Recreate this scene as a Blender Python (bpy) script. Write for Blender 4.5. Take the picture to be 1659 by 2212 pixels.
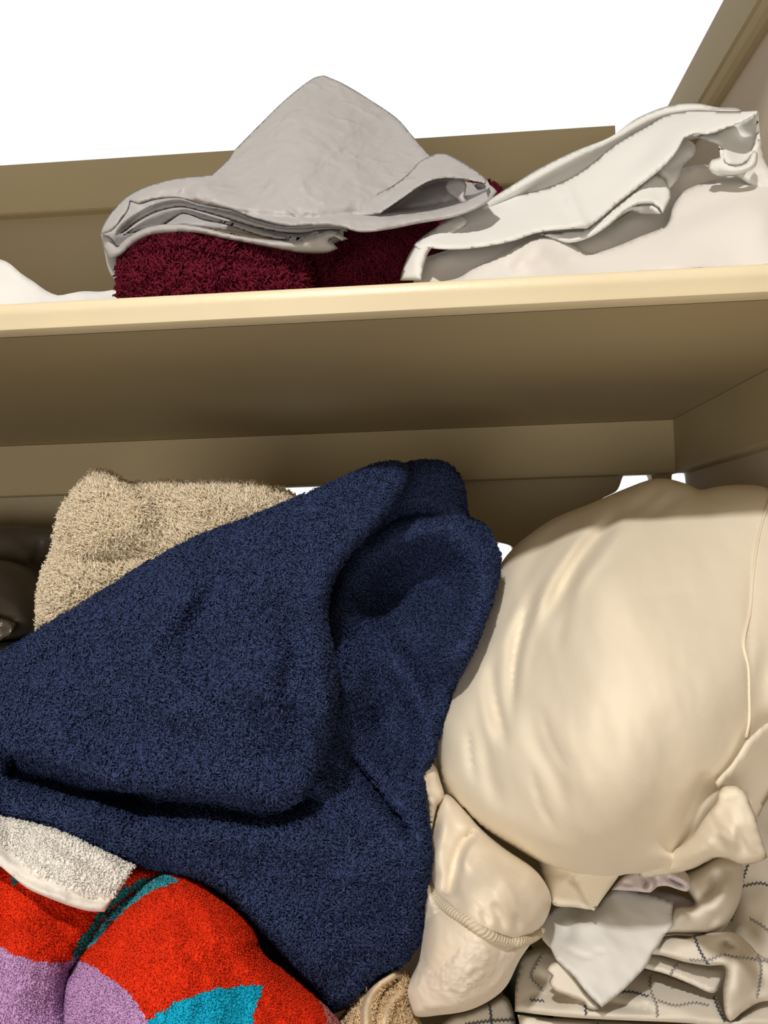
import bpy, math, random
import numpy as np
from mathutils import Vector, Matrix
from mathutils.geometry import delaunay_2d_cdt

for o in list(bpy.data.objects): bpy.data.objects.remove(o, do_unlink=True)
S = bpy.context.scene
COL = S.collection
H0 = 1.5                                   # height of the eye above the room floor

# ------------------------------------------------------------------ camera
F = 1660.0; CX, CY = 829.5, 1106.0
YAW, PITCH, ROLL = 0.0665, 0.0450, -0.02995
cp, sp_, cy_, sy_ = math.cos(PITCH), math.sin(PITCH), math.cos(YAW), math.sin(YAW)
FW = np.array([-sy_*cp, cy_*cp, sp_]); RT0 = np.array([cy_, sy_, 0.0]); UP0 = np.cross(RT0, FW)
RT = RT0*math.cos(ROLL)+UP0*math.sin(ROLL); UP = -RT0*math.sin(ROLL)+UP0*math.cos(ROLL)
cam = bpy.data.cameras.new('camera'); co = bpy.data.objects.new('camera', cam); COL.objects.link(co)
cam.sensor_fit = 'VERTICAL'; cam.sensor_height = 36.0; cam.lens = F/2212*36.0
cam.clip_start = 0.01
M = Matrix(((RT[0], UP[0], -FW[0], 0), (RT[1], UP[1], -FW[1], 0), (RT[2], UP[2], -FW[2], H0), (0, 0, 0, 1)))
co.matrix_world = M
S.camera = co

# ------------------------------------------------------------------ light
S.view_settings.view_transform = 'Standard'; S.view_settings.look = 'None'
S.view_settings.gamma = 1.0; S.view_settings.use_curve_mapping = False
S.view_settings.exposure = 0.0
wd = bpy.data.worlds.new('world'); S.world = wd; wd.use_nodes = True
wd.node_tree.nodes['Background'].inputs[0].default_value = (1, 1, 1, 1)
wd.node_tree.nodes['Background'].inputs[1].default_value = 1.02
LAMP_POS = (-0.16, -0.50, H0+1.15)
ld = bpy.data.lights.new('ceiling_lamp_light', 'AREA'); ld.shape = 'DISK'; ld.size = 0.10
ld.energy = 16.0; ld.color = (1.0, 0.95, 0.87)
lo = bpy.data.objects.new('ceiling_lamp_light', ld); COL.objects.link(lo)
lo.location = LAMP_POS
lo.rotation_euler = (Vector((0.0, 0.55, H0-0.15))-Vector(LAMP_POS)).to_track_quat('-Z', 'Y').to_euler()

fd = bpy.data.lights.new('fill_light', 'AREA'); fd.shape = 'DISK'; fd.size = 0.9  # soft fill added behind the camera to lift the lower pile and shaded fronts
fd.energy = 16.0; fd.color = (1.0, 0.92, 0.80)
fo = bpy.data.objects.new('fill_light', fd); COL.objects.link(fo); fo.location = (-0.35, -1.3, H0-0.45)
fo.rotation_euler = (Vector((0.0, 0.6, H0-0.05))-Vector(fo.location)).to_track_quat('-Z', 'Y').to_euler()

# ------------------------------------------------------------------ helpers
def at(px, py, Y):
    """world points where the sight lines through (px,py) meet the plane y=Y"""
    px = np.asarray(px, float); py = np.asarray(py, float)
    d = (px-CX)[..., None]/F*RT - (py-CY)[..., None]/F*UP + FW
    t = np.asarray(Y, float)/d[..., 1]
    p = d*t[..., None]; p[..., 2] += H0
    return p

def tag(o, label=None, cat=None, group=None, kind=None):
    if label: o['label'] = label
    if cat: o['category'] = cat
    if group: o['group'] = group
    if kind: o['kind'] = kind
    return o

def node_mat(name, col, rough=0.8, sheen=0.0, weave=0.0, wscale=1500, crumple=0.0, cscale=40, spec=0.3,
             var=0.0, vscale=30, aniso=None, coat=0.0, crinkle=0.0, kscale=60, trans=0.0):
    m = bpy.data.materials.new(name); m.use_nodes = True
    nt = m.node_tree; b = nt.nodes['Principled BSDF']
    b.inputs['Base Color'].default_value = (*col, 1); b.inputs['Roughness'].default_value = rough
    b.inputs['Specular IOR Level'].default_value = spec
    if sheen: b.inputs['Sheen Weight'].default_value = sheen; b.inputs['Sheen Roughness'].default_value = 0.5
    if coat: b.inputs['Coat Weight'].default_value = coat; b.inputs['Coat Roughness'].default_value = 0.12
    tc = nt.nodes.new('ShaderNodeTexCoord')
    mp = nt.nodes.new('ShaderNodeMapping'); nt.links.new(tc.outputs['Object'], mp.inputs['Vector'])
    if aniso: mp.inputs['Scale'].default_value = aniso
    prev = None
    for st, sc, dist, det in ((crumple, cscale, 0.004, 3.0), (weave, wscale, 0.0006, 2.0)):
        if st <= 0: continue
        n = nt.nodes.new('ShaderNodeTexNoise'); n.inputs['Scale'].default_value = sc; n.inputs['Detail'].default_value = det
        nt.links.new(mp.outputs['Vector'], n.inputs['Vector'])
        bp = nt.nodes.new('ShaderNodeBump'); bp.inputs['Strength'].default_value = st; bp.inputs['Distance'].default_value = dist
        nt.links.new(n.outputs['Fac'], bp.inputs['Height'])
        if prev: nt.links.new(prev.outputs['Normal'], bp.inputs['Normal'])
        prev = bp
    if prev: nt.links.new(prev.outputs['Normal'], b.inputs['Normal'])
    if crinkle > 0:
        n = nt.nodes.new('ShaderNodeTexNoise'); n.noise_type = 'RIDGED_MULTIFRACTAL'; n.normalize = False
        n.inputs['Scale'].default_value = kscale; n.inputs['Detail'].default_value = 2.5; n.inputs['Distortion'].default_value = 0.6
        nt.links.new(mp.outputs['Vector'], n.inputs['Vector'])
        bp = nt.nodes.new('ShaderNodeBump'); bp.inputs['Strength'].default_value = crinkle; bp.inputs['Distance'].default_value = 0.005
        nt.links.new(n.outputs['Fac'], bp.inputs['Height'])
        if prev: nt.links.new(prev.outputs['Normal'], bp.inputs['Normal'])
        nt.links.new(bp.outputs['Normal'], b.inputs['Normal'])
    if trans > 0:
        tr_ = nt.nodes.new('ShaderNodeBsdfTranslucent'); tr_.inputs[0].default_value = (*col, 1)
        mx = nt.nodes.new('ShaderNodeMixShader'); mx.inputs[0].default_value = trans
        nt.links.new(b.outputs[0], mx.inputs[1]); nt.links.new(tr_.outputs[0], mx.inputs[2])
        nt.links.new(mx.outputs[0], nt.nodes['Material Output'].inputs[0])
    if var > 0:
        n = nt.nodes.new('ShaderNodeTexNoise'); n.inputs['Scale'].default_value = vscale; n.inputs['Detail'].default_value = 4
        nt.links.new(tc.outputs['Object'], n.inputs['Vector'])
        r = nt.nodes.new('ShaderNodeValToRGB')
        r.color_ramp.elements[0].position = 0.3; r.color_ramp.elements[1].position = 0.7
        r.color_ramp.elements[0].color = (*[c*(1-var) for c in col], 1); r.color_ramp.elements[1].color = (*[min(1, c*(1+var)) for c in col], 1)
        nt.links.new(n.outputs['Fac'], r.inputs['Fac']); nt.links.new(r.outputs['Color'], b.inputs['Base Color'])
    return m

def link_mesh(name, V, Fc, mats, mi=None, parent=None, smooth=True):
    me = bpy.data.meshes.new(name)
    V = np.asarray(V, np.float32)
    if isinstance(Fc, list) and len(Fc) and not isinstance(Fc, np.ndarray):
        me.from_pydata(V.tolist(), [], Fc)
    else:
        k = Fc.shape[1]; nf = len(Fc)
        me.vertices.add(len(V)); me.vertices.foreach_set('co', V.ravel())
        me.loops.add(nf*k); me.loops.foreach_set('vertex_index', Fc.astype(np.int32).ravel())
        me.polygons.add(nf); me.polygons.foreach_set('loop_start', np.arange(0, nf*k, k, dtype=np.int32))
        me.update(calc_edges=True); me.validate()
    for m in (mats if isinstance(mats, (list, tuple)) else [mats]): me.materials.append(m)
    if mi is not None: me.polygons.foreach_set('material_index', np.asarray(mi, np.int32))
    me.polygons.foreach_set('use_smooth', [smooth]*len(me.polygons))
    me.update()
    o = bpy.data.objects.new(name, me); COL.objects.link(o)
    if parent: o.parent = parent
    return o

def box(name, x0, x1, y0, y1, z0, z1, mat, kind=None, bev=0.0, parent=None):
    V = [(x, y, z+H0) for x in (x0, x1) for y in (y0, y1) for z in (z0, z1)]
    Fc = [(0, 1, 3, 2), (4, 6, 7, 5), (0, 4, 5, 1), (2, 3, 7, 6), (0, 2, 6, 4), (1, 5, 7, 3)]
    o = link_mesh(name, V, Fc, mat, smooth=False, parent=parent)
    if bev:
        b = o.modifiers.new('bevel', 'BEVEL'); b.width = bev; b.segments = 3
    if kind: o['kind'] = kind
    return o

# ---- 2-D tools (cloth outlines) ----
def crom(pts, seg=10.0, closed=True):
    """Catmull-Rom through the points; a third element 'c' marks a sharp corner"""
    P = [np.array(p[:2], float) for p in pts]; cr = [len(p) > 2 for p in pts]; n = len(P)
    out = []
    rng = range(n if closed else n-1)
    for i in rng:
        p1, p2 = P[i], P[(i+1) % n]
        p0 = P[i-1] if (closed or i > 0) else p1
        p3 = P[(i+2) % n] if (closed or i+2 < n) else p2
        if cr[i]: p0 = p1
        if cr[(i+1) % n]: p3 = p2
        L = np.linalg.norm(p2-p1); k = max(1, int(L/seg))
        d01 = np.linalg.norm(p1-p0)+1e-6; d23 = np.linalg.norm(p3-p2)+1e-6
        m1 = (p2-p0)*L/(L+d01) if d01 > 1e-5 else (p2-p1)
        m2 = (p3-p1)*L/(L+d23) if d23 > 1e-5 else (p2-p1)
        for j in range(k):
            t = j/k; t2, t3 = t*t, t*t*t
            out.append((2*t3-3*t2+1)*p1+(t3-2*t2+t)*m1+(-2*t3+3*t2)*p2+(t3-t2)*m2)
    if not closed: out.append(P[-1])
    return np.array(out)

def seg_dist(P, L, closed=False):
    """unsigned distance, signed side and running parameter of the nearest point on a polyline"""
    A = L; B = np.roll(L, -1, 0)
    if not closed: A, B = L[:-1], L[1:]
    best = np.full(len(P), 1e18); sg = np.ones(len(P)); par = np.zeros(len(P))
    acc = 0.0
    for a, b in zip(A, B):
        d = b-a; l2 = d@d
        if l2 < 1e-9: continue
        t = np.clip(((P-a)@d)/l2, 0, 1); q = a+t[:, None]*d
        e = P-q; dd = (e*e).sum(1)
        m = dd < best
        best[m] = dd[m]; c = d[0]*(P[:, 1]-a[1])-d[1]*(P[:, 0]-a[0]); sg[m] = np.sign(c[m])
        l = math.sqrt(l2); par[m] = acc+t[m]*l; acc += l
    return np.sqrt(best), sg, par/max(acc, 1e-6)

def inside(P, poly):
    x, y = P[:, 0], P[:, 1]; r = np.zeros(len(P), bool)
    A = poly; B = np.roll(poly, -1, 0)
    for a, b in zip(A, B):
        c = ((a[1] > y) != (b[1] > y))
        with np.errstate(divide='ignore', invalid='ignore'):
            xi = (b[0]-a[0])*(y-a[1])/(b[1]-a[1])+a[0]
        r ^= c & (x < xi)
    return r

def vnoise(P, scale, seed=0, ang=0.0, ax=1.0):
    """smooth value noise in [-1,1]; ang/ax stretch it along one direction"""
    c, s = math.cos(ang), math.sin(ang)
    u = (P[:, 0]*c+P[:, 1]*s)/(scale*ax)+seed*17.3+500; v = (-P[:, 0]*s+P[:, 1]*c)/scale+seed*7.7+500
    iu, iv = np.floor(u).astype(np.int64), np.floor(v).astype(np.int64); fu, fv = u-iu, v-iv
    fu = fu*fu*fu*(fu*(fu*6-15)+10); fv = fv*fv*fv*(fv*(fv*6-15)+10)
    def h(a, b):
        n = (a*374761393+b*668265263+seed*974711) & 0x7fffffff
        n = ((n ^ (n >> 13))*1274126177) & 0x7fffffff
        return ((n ^ (n >> 16)) & 0xffff)/32767.5-1
    return (h(iu, iv)*(1-fu)+h(iu+1, iv)*fu)*(1-fv)+(h(iu, iv+1)*(1-fu)+h(iu+1, iv+1)*fu)*fv

def fbm(P, scale, seed=0, ang=0.0, ax=1.0, octs=3):
    r = 0; a = 1.0
    for k in range(octs):
        r = r+a*vnoise(P, scale/2**k, seed+k*5, ang, ax); a *= 0.5
    return r

def tps(ctrl):
    """thin-plate interpolation of depth from (px,py,Y) control points"""
    C = np.array(ctrl, float); X = C[:, :2]/500; n = len(C)
    def K(a, b):
        r2 = ((a[:, None]-b[None])**2).sum(2)+1e-12
        return 0.5*r2*np.log(r2)
    A = np.zeros((n+3, n+3)); A[:n, :n] = K(X, X)+1e-4*np.eye(n)
    A[:n, n] = 1; A[:n, n+1:] = X; A[n, :n] = 1; A[n+1:, :n] = X.T
    w = np.linalg.solve(A, np.concatenate([C[:, 2], np.zeros(3)]))
    return lambda P: K(P/500, X)@w[:n]+w[n]+(P/500)@w[n+1:]

def feat(P, D, f):
    """ridge/valley: rounded fold; step: the cloth above the line overlaps the cloth below it"""
    kind, line, w, amp = f[:4]; taper = f[4] if len(f) > 4 else 0.38
    L = crom(line, 12, closed=False)
    d, sg, t = seg_dist(P, L)
    if taper > 0: g = np.clip(np.minimum(t, 1-t)/taper, 0, 1); g = g*g*(3-2*g)
    else: g = 1.0
    if kind == 'ridge': D -= g*amp*np.exp(-(d/w)**2)
    elif kind == 'valley': D += g*amp*np.exp(-(d/w)**2)
    elif kind == 'crease': D += g*amp*np.exp(-d/w)
    elif kind == 'peak': D -= g*amp*np.exp(-d/w)
    elif kind == 'step':
        s = d*sg
        D += g*amp*np.where(s > 0, np.exp(-s/w), 0)*np.clip(s/5.0, 0, 1)
        D -= g*amp*0.35*np.where(s <= 0, np.exp(-((s+0.25*w)/(0.35*w))**2), 0)
    return D

ZMIN = H0+0.1788; SHIFT = 0.0
class Layer:
    """one layer of cloth: an outline with a real depth map, front and back skins"""
    def __init__(s, outline, ctrl, thick=0.004, er=22, drop=0.006, feats=(), noise=(), step=9, seg=9, mat=0, fn=None, edge_noise=0.0, seed=1, zmin=None, wr=()):
        s.wr = wr
        s.ol = crom(outline, seg)
        if edge_noise:
            s.ol = s.ol+edge_noise*np.stack([vnoise(s.ol, 17, seed), vnoise(s.ol, 17, seed+3)], 1)
        ctrl = [(a, b, c+SHIFT) for a, b, c in ctrl]
        s.base = tps(ctrl) if len(ctrl) > 3 else (lambda P, c=ctrl: np.full(len(P), c[0][2]) if len(c) == 1 else None)
        s.zmin = zmin if zmin is not None else ZMIN
        s.thick, s.er, s.drop, s.feats, s.noise, s.mat, s.fn = thick, er, drop, feats, noise, mat, fn
        lo, hi = s.ol.min(0), s.ol.max(0)
        xs = np.arange(lo[0], hi[0], step); ys = np.arange(lo[1], hi[1], step*0.866)
        G = np.array([(x+(step/2 if j % 2 else 0), y) for j, y in enumerate(ys) for x in xs])
        G = G[inside(G, s.ol)]
        if len(G): G = G[seg_dist(G, s.ol, True)[0] > step*0.45]
        n = len(s.ol)
        if len(G) == 0: G = np.zeros((0, 2))
        P = np.vstack([s.ol, G])
        r = delaunay_2d_cdt([Vector(p) for p in P], [], [list(range(n))], 1, 1e-4)
        s.P = np.array([tuple(v) for v in r[0]]); T = [tuple(f) for f in r[2]]
        T = np.array([t for t in T if len(t) == 3])
        a, b, c = s.P[T[:, 0]], s.P[T[:, 1]], s.P[T[:, 2]]
        cr = (b-a)[:, 0]*(c-a)[:, 1]-(b-a)[:, 1]*(c-a)[:, 0]
        T[cr > 0] = T[cr > 0][:, ::-1]
        s.T = T
        s.dist = seg_dist(s.P, s.ol, True)[0]; s.bd = s.dist < 0.05
        s.Df = s.depth(s.P, s.dist)
        t = np.clip(s.dist/s.er, 0, 1); s.Db = s.Df+np.maximum(s.thick*np.sqrt(1-(1-t)**2), 0)
        s.build()
    def depth(s, P, dist=None):
        if dist is None: dist = seg_dist(P, s.ol, True)[0]*inside(P, s.ol)
        D = s.base(P)
        t = np.clip(dist/s.er, 0, 1)
        D = D+s.drop*(1-np.sqrt(1-(1-t)**2+1e-9))
        for f in s.feats: D = feat(P, D, f)
        for (amp, sc, seed, ang, ax) in s.noise: D = D-amp*fbm(P, sc, seed, ang, ax)
        for (amp, sc, seed, ang, ax) in s.wr:
            Q = P+sc*0.5*np.stack([vnoise(P, sc*1.7, seed+50), vnoise(P, sc*1.7, seed+51)], 1)
            D = D-amp*(1-np.abs(vnoise(Q, sc, seed, ang, ax)))**5*(0.5+0.5*vnoise(P, sc*2.5, seed+9))
        if s.fn is not None: D = s.fn(P, D)
        return D
    def build(s):
        nf = len(s.P); idx = np.full(nf, -1); inner = np.where(~s.bd)[0]
        bidx = np.arange(nf); bidx[inner] = nf+np.arange(len(inner))
        Vf = at(s.P[:, 0], s.P[:, 1], s.Df); Vb = at(s.P[inner, 0], s.P[inner, 1], s.Db[inner])
        s.V = np.vstack([Vf, Vb]); s.V[:, 2] = np.maximum(s.V[:, 2], s.zmin); s.Fc = np.vstack([s.T, bidx[s.T][:, ::-1]])
        s.mi = np.full(len(s.Fc), s.mat); s.nfront = len(s.T)

def join(name, layers, mats, parent=None, extra=None):
    Vs, Fs, Ms = [], [], []; off = 0
    for L in layers:
        Vs.append(L.V); Fs.append(L.Fc+off); Ms.append(L.mi); off += len(L.V)
    for e in (extra or []):
        Vs.append(e[0]); Fs.append(e[1]+off); Ms.append(e[2]); off += len(e[0])
    o = link_mesh(name, np.vstack(Vs), np.vstack(Fs), mats, np.concatenate(Ms), parent)
    return o

def tufts(L, dens, length, width, lean=0.6, comb=None, seed=1, mat=None, curl=0.5, clump=0.0, lenvar=0.4, noff=0.0006):
    """short bent blades of pile standing on the front skin of a layer; dens per m2"""
    rg = np.random.default_rng(seed)
    T = L.Fc[:L.nfront]; V = L.V
    sel = V[T, 2].min(1) > L.zmin+0.004; mi_ = L.mi[:L.nfront][sel]; T = T[sel]
    a, b, c = V[T[:, 0]], V[T[:, 1]], V[T[:, 2]]
    nr = np.cross(b-a, c-a); ar = np.linalg.norm(nr, axis=1)/2; fn = nr/(2*ar[:, None]+1e-12)
    vn = np.zeros_like(V)
    for k in range(3): np.add.at(vn, T[:, k], nr)
    vn /= np.linalg.norm(vn, axis=1)[:, None]+1e-12
    N = int(ar.sum()*dens)
    ti = rg.choice(len(T), N, p=ar/ar.sum())
    r1, r2 = rg.random(N), rg.random(N); q = np.sqrt(r1)
    w0, w1, w2 = 1-q, q*(1-r2), q*r2
    P = a[ti]*w0[:, None]+b[ti]*w1[:, None]+c[ti]*w2[:, None]
    n = vn[T[ti, 0]]*w0[:, None]+vn[T[ti, 1]]*w1[:, None]+vn[T[ti, 2]]*w2[:, None]
    n /= np.linalg.norm(n, axis=1)[:, None]+1e-12
    rd = rg.normal(size=(N, 3))
    XZ = P[:, [0, 2]]*1000
    sw = np.stack([fbm(XZ, 22, seed, octs=2), 0.3*fbm(XZ, 22, seed+9, octs=2), fbm(XZ, 22, seed+4, octs=2)], 1)
    cl = np.stack([vnoise(XZ, 3.2, seed+20), vnoise(XZ, 3.2, seed+21), vnoise(XZ, 3.2, seed+22)], 1)
    dvec = n+lean*0.45*rd+lean*0.9*sw+clump*cl
    if comb is not None: dvec = dvec+np.array(comb)
    dvec -= n*np.minimum((dvec*n).sum(1)-0.25, 0)[:, None]
    dvec /= np.linalg.norm(dvec, axis=1)[:, None]
    ln = length*(1-lenvar+2*lenvar*rg.random(N))
    side = np.cross(dvec, rg.normal(size=(N, 3))); side /= np.linalg.norm(side, axis=1)[:, None]+1e-9
    sid2 = np.cross(dvec, side)
    w = (width*(0.7+0.6*rg.random(N)))[:, None]*0.5
    base = P-n*noff
    lat = rg.normal(size=(N, 3)); lat -= n*(lat*n).sum(1)[:, None]; lat /= np.linalg.norm(lat, axis=1)[:, None]+1e-9
    l_ = ln[:, None]
    p1 = base+dvec*(l_*0.5); p2 = base+dvec*(l_*0.8)+lat*(l_*0.40*curl); p3 = base+dvec*(l_*(1-0.35*curl))+lat*(l_*0.8*curl)
    VV = np.empty((N, 10, 3))
    for k, (c_, q) in enumerate(((base, 1.0), (p1, 1.05), (p2, 0.9))):
        for m_ in range(3):
            a_ = m_*2.0944; VV[:, k*3+m_] = c_+(side*math.cos(a_)+sid2*math.sin(a_))*w*q
    VV[:, 9] = p3
    ii = np.arange(N)*10; fl_ = []
    for k in range(2):
        for m_ in range(3):
            a_, b_ = k*3+m_, k*3+(m_+1) % 3
            fl_ += [(a_, b_, b_+3), (a_, b_+3, a_+3)]
    fl_ += [(6, 7, 9), (7, 8, 9), (8, 6, 9)]
    FF = ii[:, None, None]+np.array(fl_)[None]
    m = mi_[ti] if mat is None else np.full(N, mat)
    return VV.reshape(-1, 3), FF.reshape(-1, 3), np.repeat(m, 15)

def tube(pts, r, n=8, r2=None):
    """closed tube along a 3-D polyline (triangles)"""
    P = np.asarray(pts, float); m = len(P)
    T = np.gradient(P, axis=0); T /= np.linalg.norm(T, axis=1)[:, None]+1e-12
    up = np.array([0, -1.0, 0.15]); A = np.cross(T, up); A /= np.linalg.norm(A, axis=1)[:, None]+1e-9
    B = np.cross(A, T)
    rr = np.full(m, r) if np.isscalar(r) else np.asarray(r)
    th = np.arange(n)/n*2*math.pi
    V = P[:, None]+rr[:, None, None]*(A[:, None]*np.cos(th)[None, :, None]+B[:, None]*np.sin(th)[None, :, None]*(r2 or 1))
    V = V.reshape(-1, 3); Fc = []
    for i in range(m-1):
        for j in range(n):
            a, b, c, d = i*n+j, i*n+(j+1) % n, (i+1)*n+(j+1) % n, (i+1)*n+j
            Fc += [(a, b, c), (a, c, d)]
    for j in range(1, n-1): Fc += [(0, j+1, j), ((m-1)*n, (m-1)*n+j, (m-1)*n+j+1)]
    return V, np.array(Fc)

def on(L, pts, seg=6, off=0.0008):
    """points of a line lying on the front skin of a layer"""
    q = crom(pts, seg, closed=False)
    return at(q[:, 0], q[:, 1], L.depth(q)-off)

def seam(name, L, pts, r, mat, parent, off=0.0004, seg=6):
    V, Fc = tube(on(L, pts, seg, off), r, 8)
    return link_mesh(name, V, Fc, mat, parent=parent)

def twisted(P, R, r, pitch, n=3, m=7):
    """rope: n strands wound round the path"""
    P = np.asarray(P); s = np.r_[0, np.cumsum(np.linalg.norm(np.diff(P, axis=0), axis=1))]
    k = int(s[-1]/(pitch/14)); u = np.linspace(0, s[-1], k)
    Q = np.stack([np.interp(u, s, P[:, i]) for i in range(3)], 1)
    T = np.gradient(Q, axis=0); T /= np.linalg.norm(T, axis=1)[:, None]
    A = np.cross(T, [0, -1, 0.2]); A /= np.linalg.norm(A, axis=1)[:, None]; B = np.cross(A, T)
    Vs, Fs = [], []; off = 0
    for j in range(n):
        ph = u/pitch*2*math.pi+j*2*math.pi/n
        V, Fc = tube(Q+R*(A*np.cos(ph)[:, None]+B*np.sin(ph)[:, None]), r, m)
        Vs.append(V); Fs.append(Fc+off); off += len(V)
    return np.vstack(Vs), np.vstack(Fs)

# ------------------------------------------------------------------ materials
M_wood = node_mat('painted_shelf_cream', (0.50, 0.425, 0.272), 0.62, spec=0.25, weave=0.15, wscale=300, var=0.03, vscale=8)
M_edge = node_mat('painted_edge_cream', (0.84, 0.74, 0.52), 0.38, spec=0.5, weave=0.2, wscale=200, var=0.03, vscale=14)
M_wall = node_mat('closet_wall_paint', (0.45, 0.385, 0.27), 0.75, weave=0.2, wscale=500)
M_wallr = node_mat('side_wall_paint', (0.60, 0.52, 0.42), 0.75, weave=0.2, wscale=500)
M_room = node_mat('room_paint', (0.46, 0.385, 0.29), 0.9)
M_floor = node_mat('room_floor', (0.30, 0.20, 0.12), 0.6)
M_ceil = node_mat('room_ceiling', (0.45, 0.42, 0.37), 0.9)

# ------------------------------------------------------------------ closet shell
XL, XR, Y1, Y2 = -0.72, 0.3207, 0.51, 1.0435
HS, TS, CL = 0.1583, 0.020, 0.0715; ZT = 0.5641; ct = 0.019
YB = Y2+ct; XW = XR+ct
LOW = -0.36
# back wall as a slab with the openings the photo shows as white: the pieces round them
def wall_panel(name, poly, holes, Yf, th, mat):
    ol = crom(poly, 60)
    hs = [crom(h, 6) for h in holes]
    pts = [Vector(p) for p in ol]; faces = [list(range(len(ol)))]; edges = []
    for h in hs:
        k = len(pts); pts += [Vector(p) for p in h]
        edges += [(k+i, k+(i+1) % len(h)) for i in range(len(h))]
    r = delaunay_2d_cdt(pts, edges, faces, 1, 1e-4)
    P = np.array([tuple(v) for v in r[0]]); T = np.array([tuple(f) for f in r[2] if len(f) == 3])
    cen = P[T].mean(1); keep = inside(cen, ol)
    for h in hs: keep &= ~inside(cen, h)
    T = T[keep]
    a, b, c = P[T[:, 0]], P[T[:, 1]], P[T[:, 2]]
    cr = (b-a)[:, 0]*(c-a)[:, 1]-(b-a)[:, 1]*(c-a)[:, 0]; T[cr > 0] = T[cr > 0][:, ::-1]
    Vf = at(P[:, 0], P[:, 1], np.full(len(P), Yf)); Vb = Vf+np.array([0, th, 0]); n = len(P)
    ed = {}
    for t in T:
        for i in range(3):
            e = (t[i], t[(i+1) % 3]); ed[e] = 1
    rim = [e for e in ed if (e[1], e[0]) not in ed]
    Fr = [(a, b2+n, b2) for a, b2 in rim]+[(a, a+n, b2+n) for a, b2 in rim]
    Fc = np.vstack([T, T[:, ::-1]+n, np.array(Fr)])
    o = link_mesh(name, np.vstack([Vf, Vb]), Fc, mat, smooth=False); o['kind'] = 'structure'; return o
def to_px(x, y, z):
    p = np.array([x, y, z]); return (CX+F*(p@RT)/(p@FW), CY-F*(p@UP)/(p@FW), 'c')
holes = [[(578, 1058), (600, 1049), (650, 1048), (690, 1050), (708, 1062), (690, 1085), (650, 1100), (610, 1090)],
         [(1066, 1172), (1080, 1172), (1108, 1182), (1100, 1205), (1080, 1225), (1060, 1215)],
         [(1345, 1030), (1352, 1023), (1400, 1021), (1408, 1030), (1404, 1060), (1345, 1075), (1300, 1078), (1330, 1062), (1338, 1050)],
         [(1452, 1024), (1462, 1021), (1488, 1020), (1490, 1030), (1489, 1055), (1470, 1060), (1453, 1045)]]
wall_panel('wall_back', [to_px(XL, YB, ZT-0.02), to_px(0.257, YB, ZT-0.02), to_px(0.257, YB, ZT-0.06), to_px(XW+0.01, YB, ZT-0.06), to_px(XW+0.01, YB, LOW-0.05), to_px(XL, YB, LOW-0.05)], holes, YB, 0.02, M_wall)
box('wall_right', XW, XW+0.03, 0.44, YB-0.0003, LOW-1.08, ZT-0.001, M_wallr, 'structure')
box('wall_left', XL-0.03, XL-0.0005, 0.44, YB+0.02, LOW-1.08, ZT, M_wall, 'structure')
# the room in front of the closet (behind the camera)
RX0, RX1, RY0, RY1, RZ0, RZ1 = -1.3, 1.3, -1.8, 0.44, -1.5, 1.3
box('floor', RX0, RX1, RY0, RY1+0.7, RZ0-0.05, RZ0, M_floor, 'structure')
box('ceiling', RX0, RX1, RY0, 1.45, RZ1, RZ1+0.05, M_ceil, 'structure')
box('wall_room_rear', RX0, RX1, RY0-0.05, RY0, RZ0, RZ1, M_room, 'structure')
box('wall_room_left', RX0-0.05, RX0, RY0, RY1, RZ0, RZ1, M_room, 'structure')
box('wall_room_right', RX1, RX1+0.05, RY0, RY1, RZ0, RZ1, M_room, 'structure')
box('wall_front_left', RX0, XL-0.0005, RY1-0.05, RY1-0.0005, RZ0, RZ1, M_room, 'structure')
box('wall_front_right', XW, RX1, RY1-0.05, RY1-0.0005, RZ0, RZ1, M_room, 'structure')
box('wall_front_header', XL, XW, RY1-0.05, RY1-0.0005, 0.645, RZ1, M_room, 'structure')

# shelf: board with a rounded nosing as a part
def shelf(z0, lab, y1=Y1):
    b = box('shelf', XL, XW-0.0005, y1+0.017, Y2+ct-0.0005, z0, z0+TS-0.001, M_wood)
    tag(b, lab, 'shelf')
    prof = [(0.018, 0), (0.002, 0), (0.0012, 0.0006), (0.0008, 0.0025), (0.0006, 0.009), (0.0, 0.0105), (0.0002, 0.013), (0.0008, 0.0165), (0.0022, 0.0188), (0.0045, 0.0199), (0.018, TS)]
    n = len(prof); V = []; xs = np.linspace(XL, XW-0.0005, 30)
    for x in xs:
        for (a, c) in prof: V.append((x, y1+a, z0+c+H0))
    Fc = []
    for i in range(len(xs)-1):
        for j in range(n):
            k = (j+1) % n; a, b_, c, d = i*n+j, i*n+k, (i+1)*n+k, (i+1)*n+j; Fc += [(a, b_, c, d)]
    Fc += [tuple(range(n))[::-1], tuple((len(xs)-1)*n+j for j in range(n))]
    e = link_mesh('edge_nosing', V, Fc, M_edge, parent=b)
    e.data.set_sharp_from_angle(angle=math.radians(38))
    e['label'] = 'paler rounded front edge of the shelf'
    return b
shelf(HS, 'cream painted wooden shelf across the middle, carrying grey and white sheets')
box_low = shelf(LOW-TS, 'cream painted lower shelf under the towels and pillow')

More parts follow.
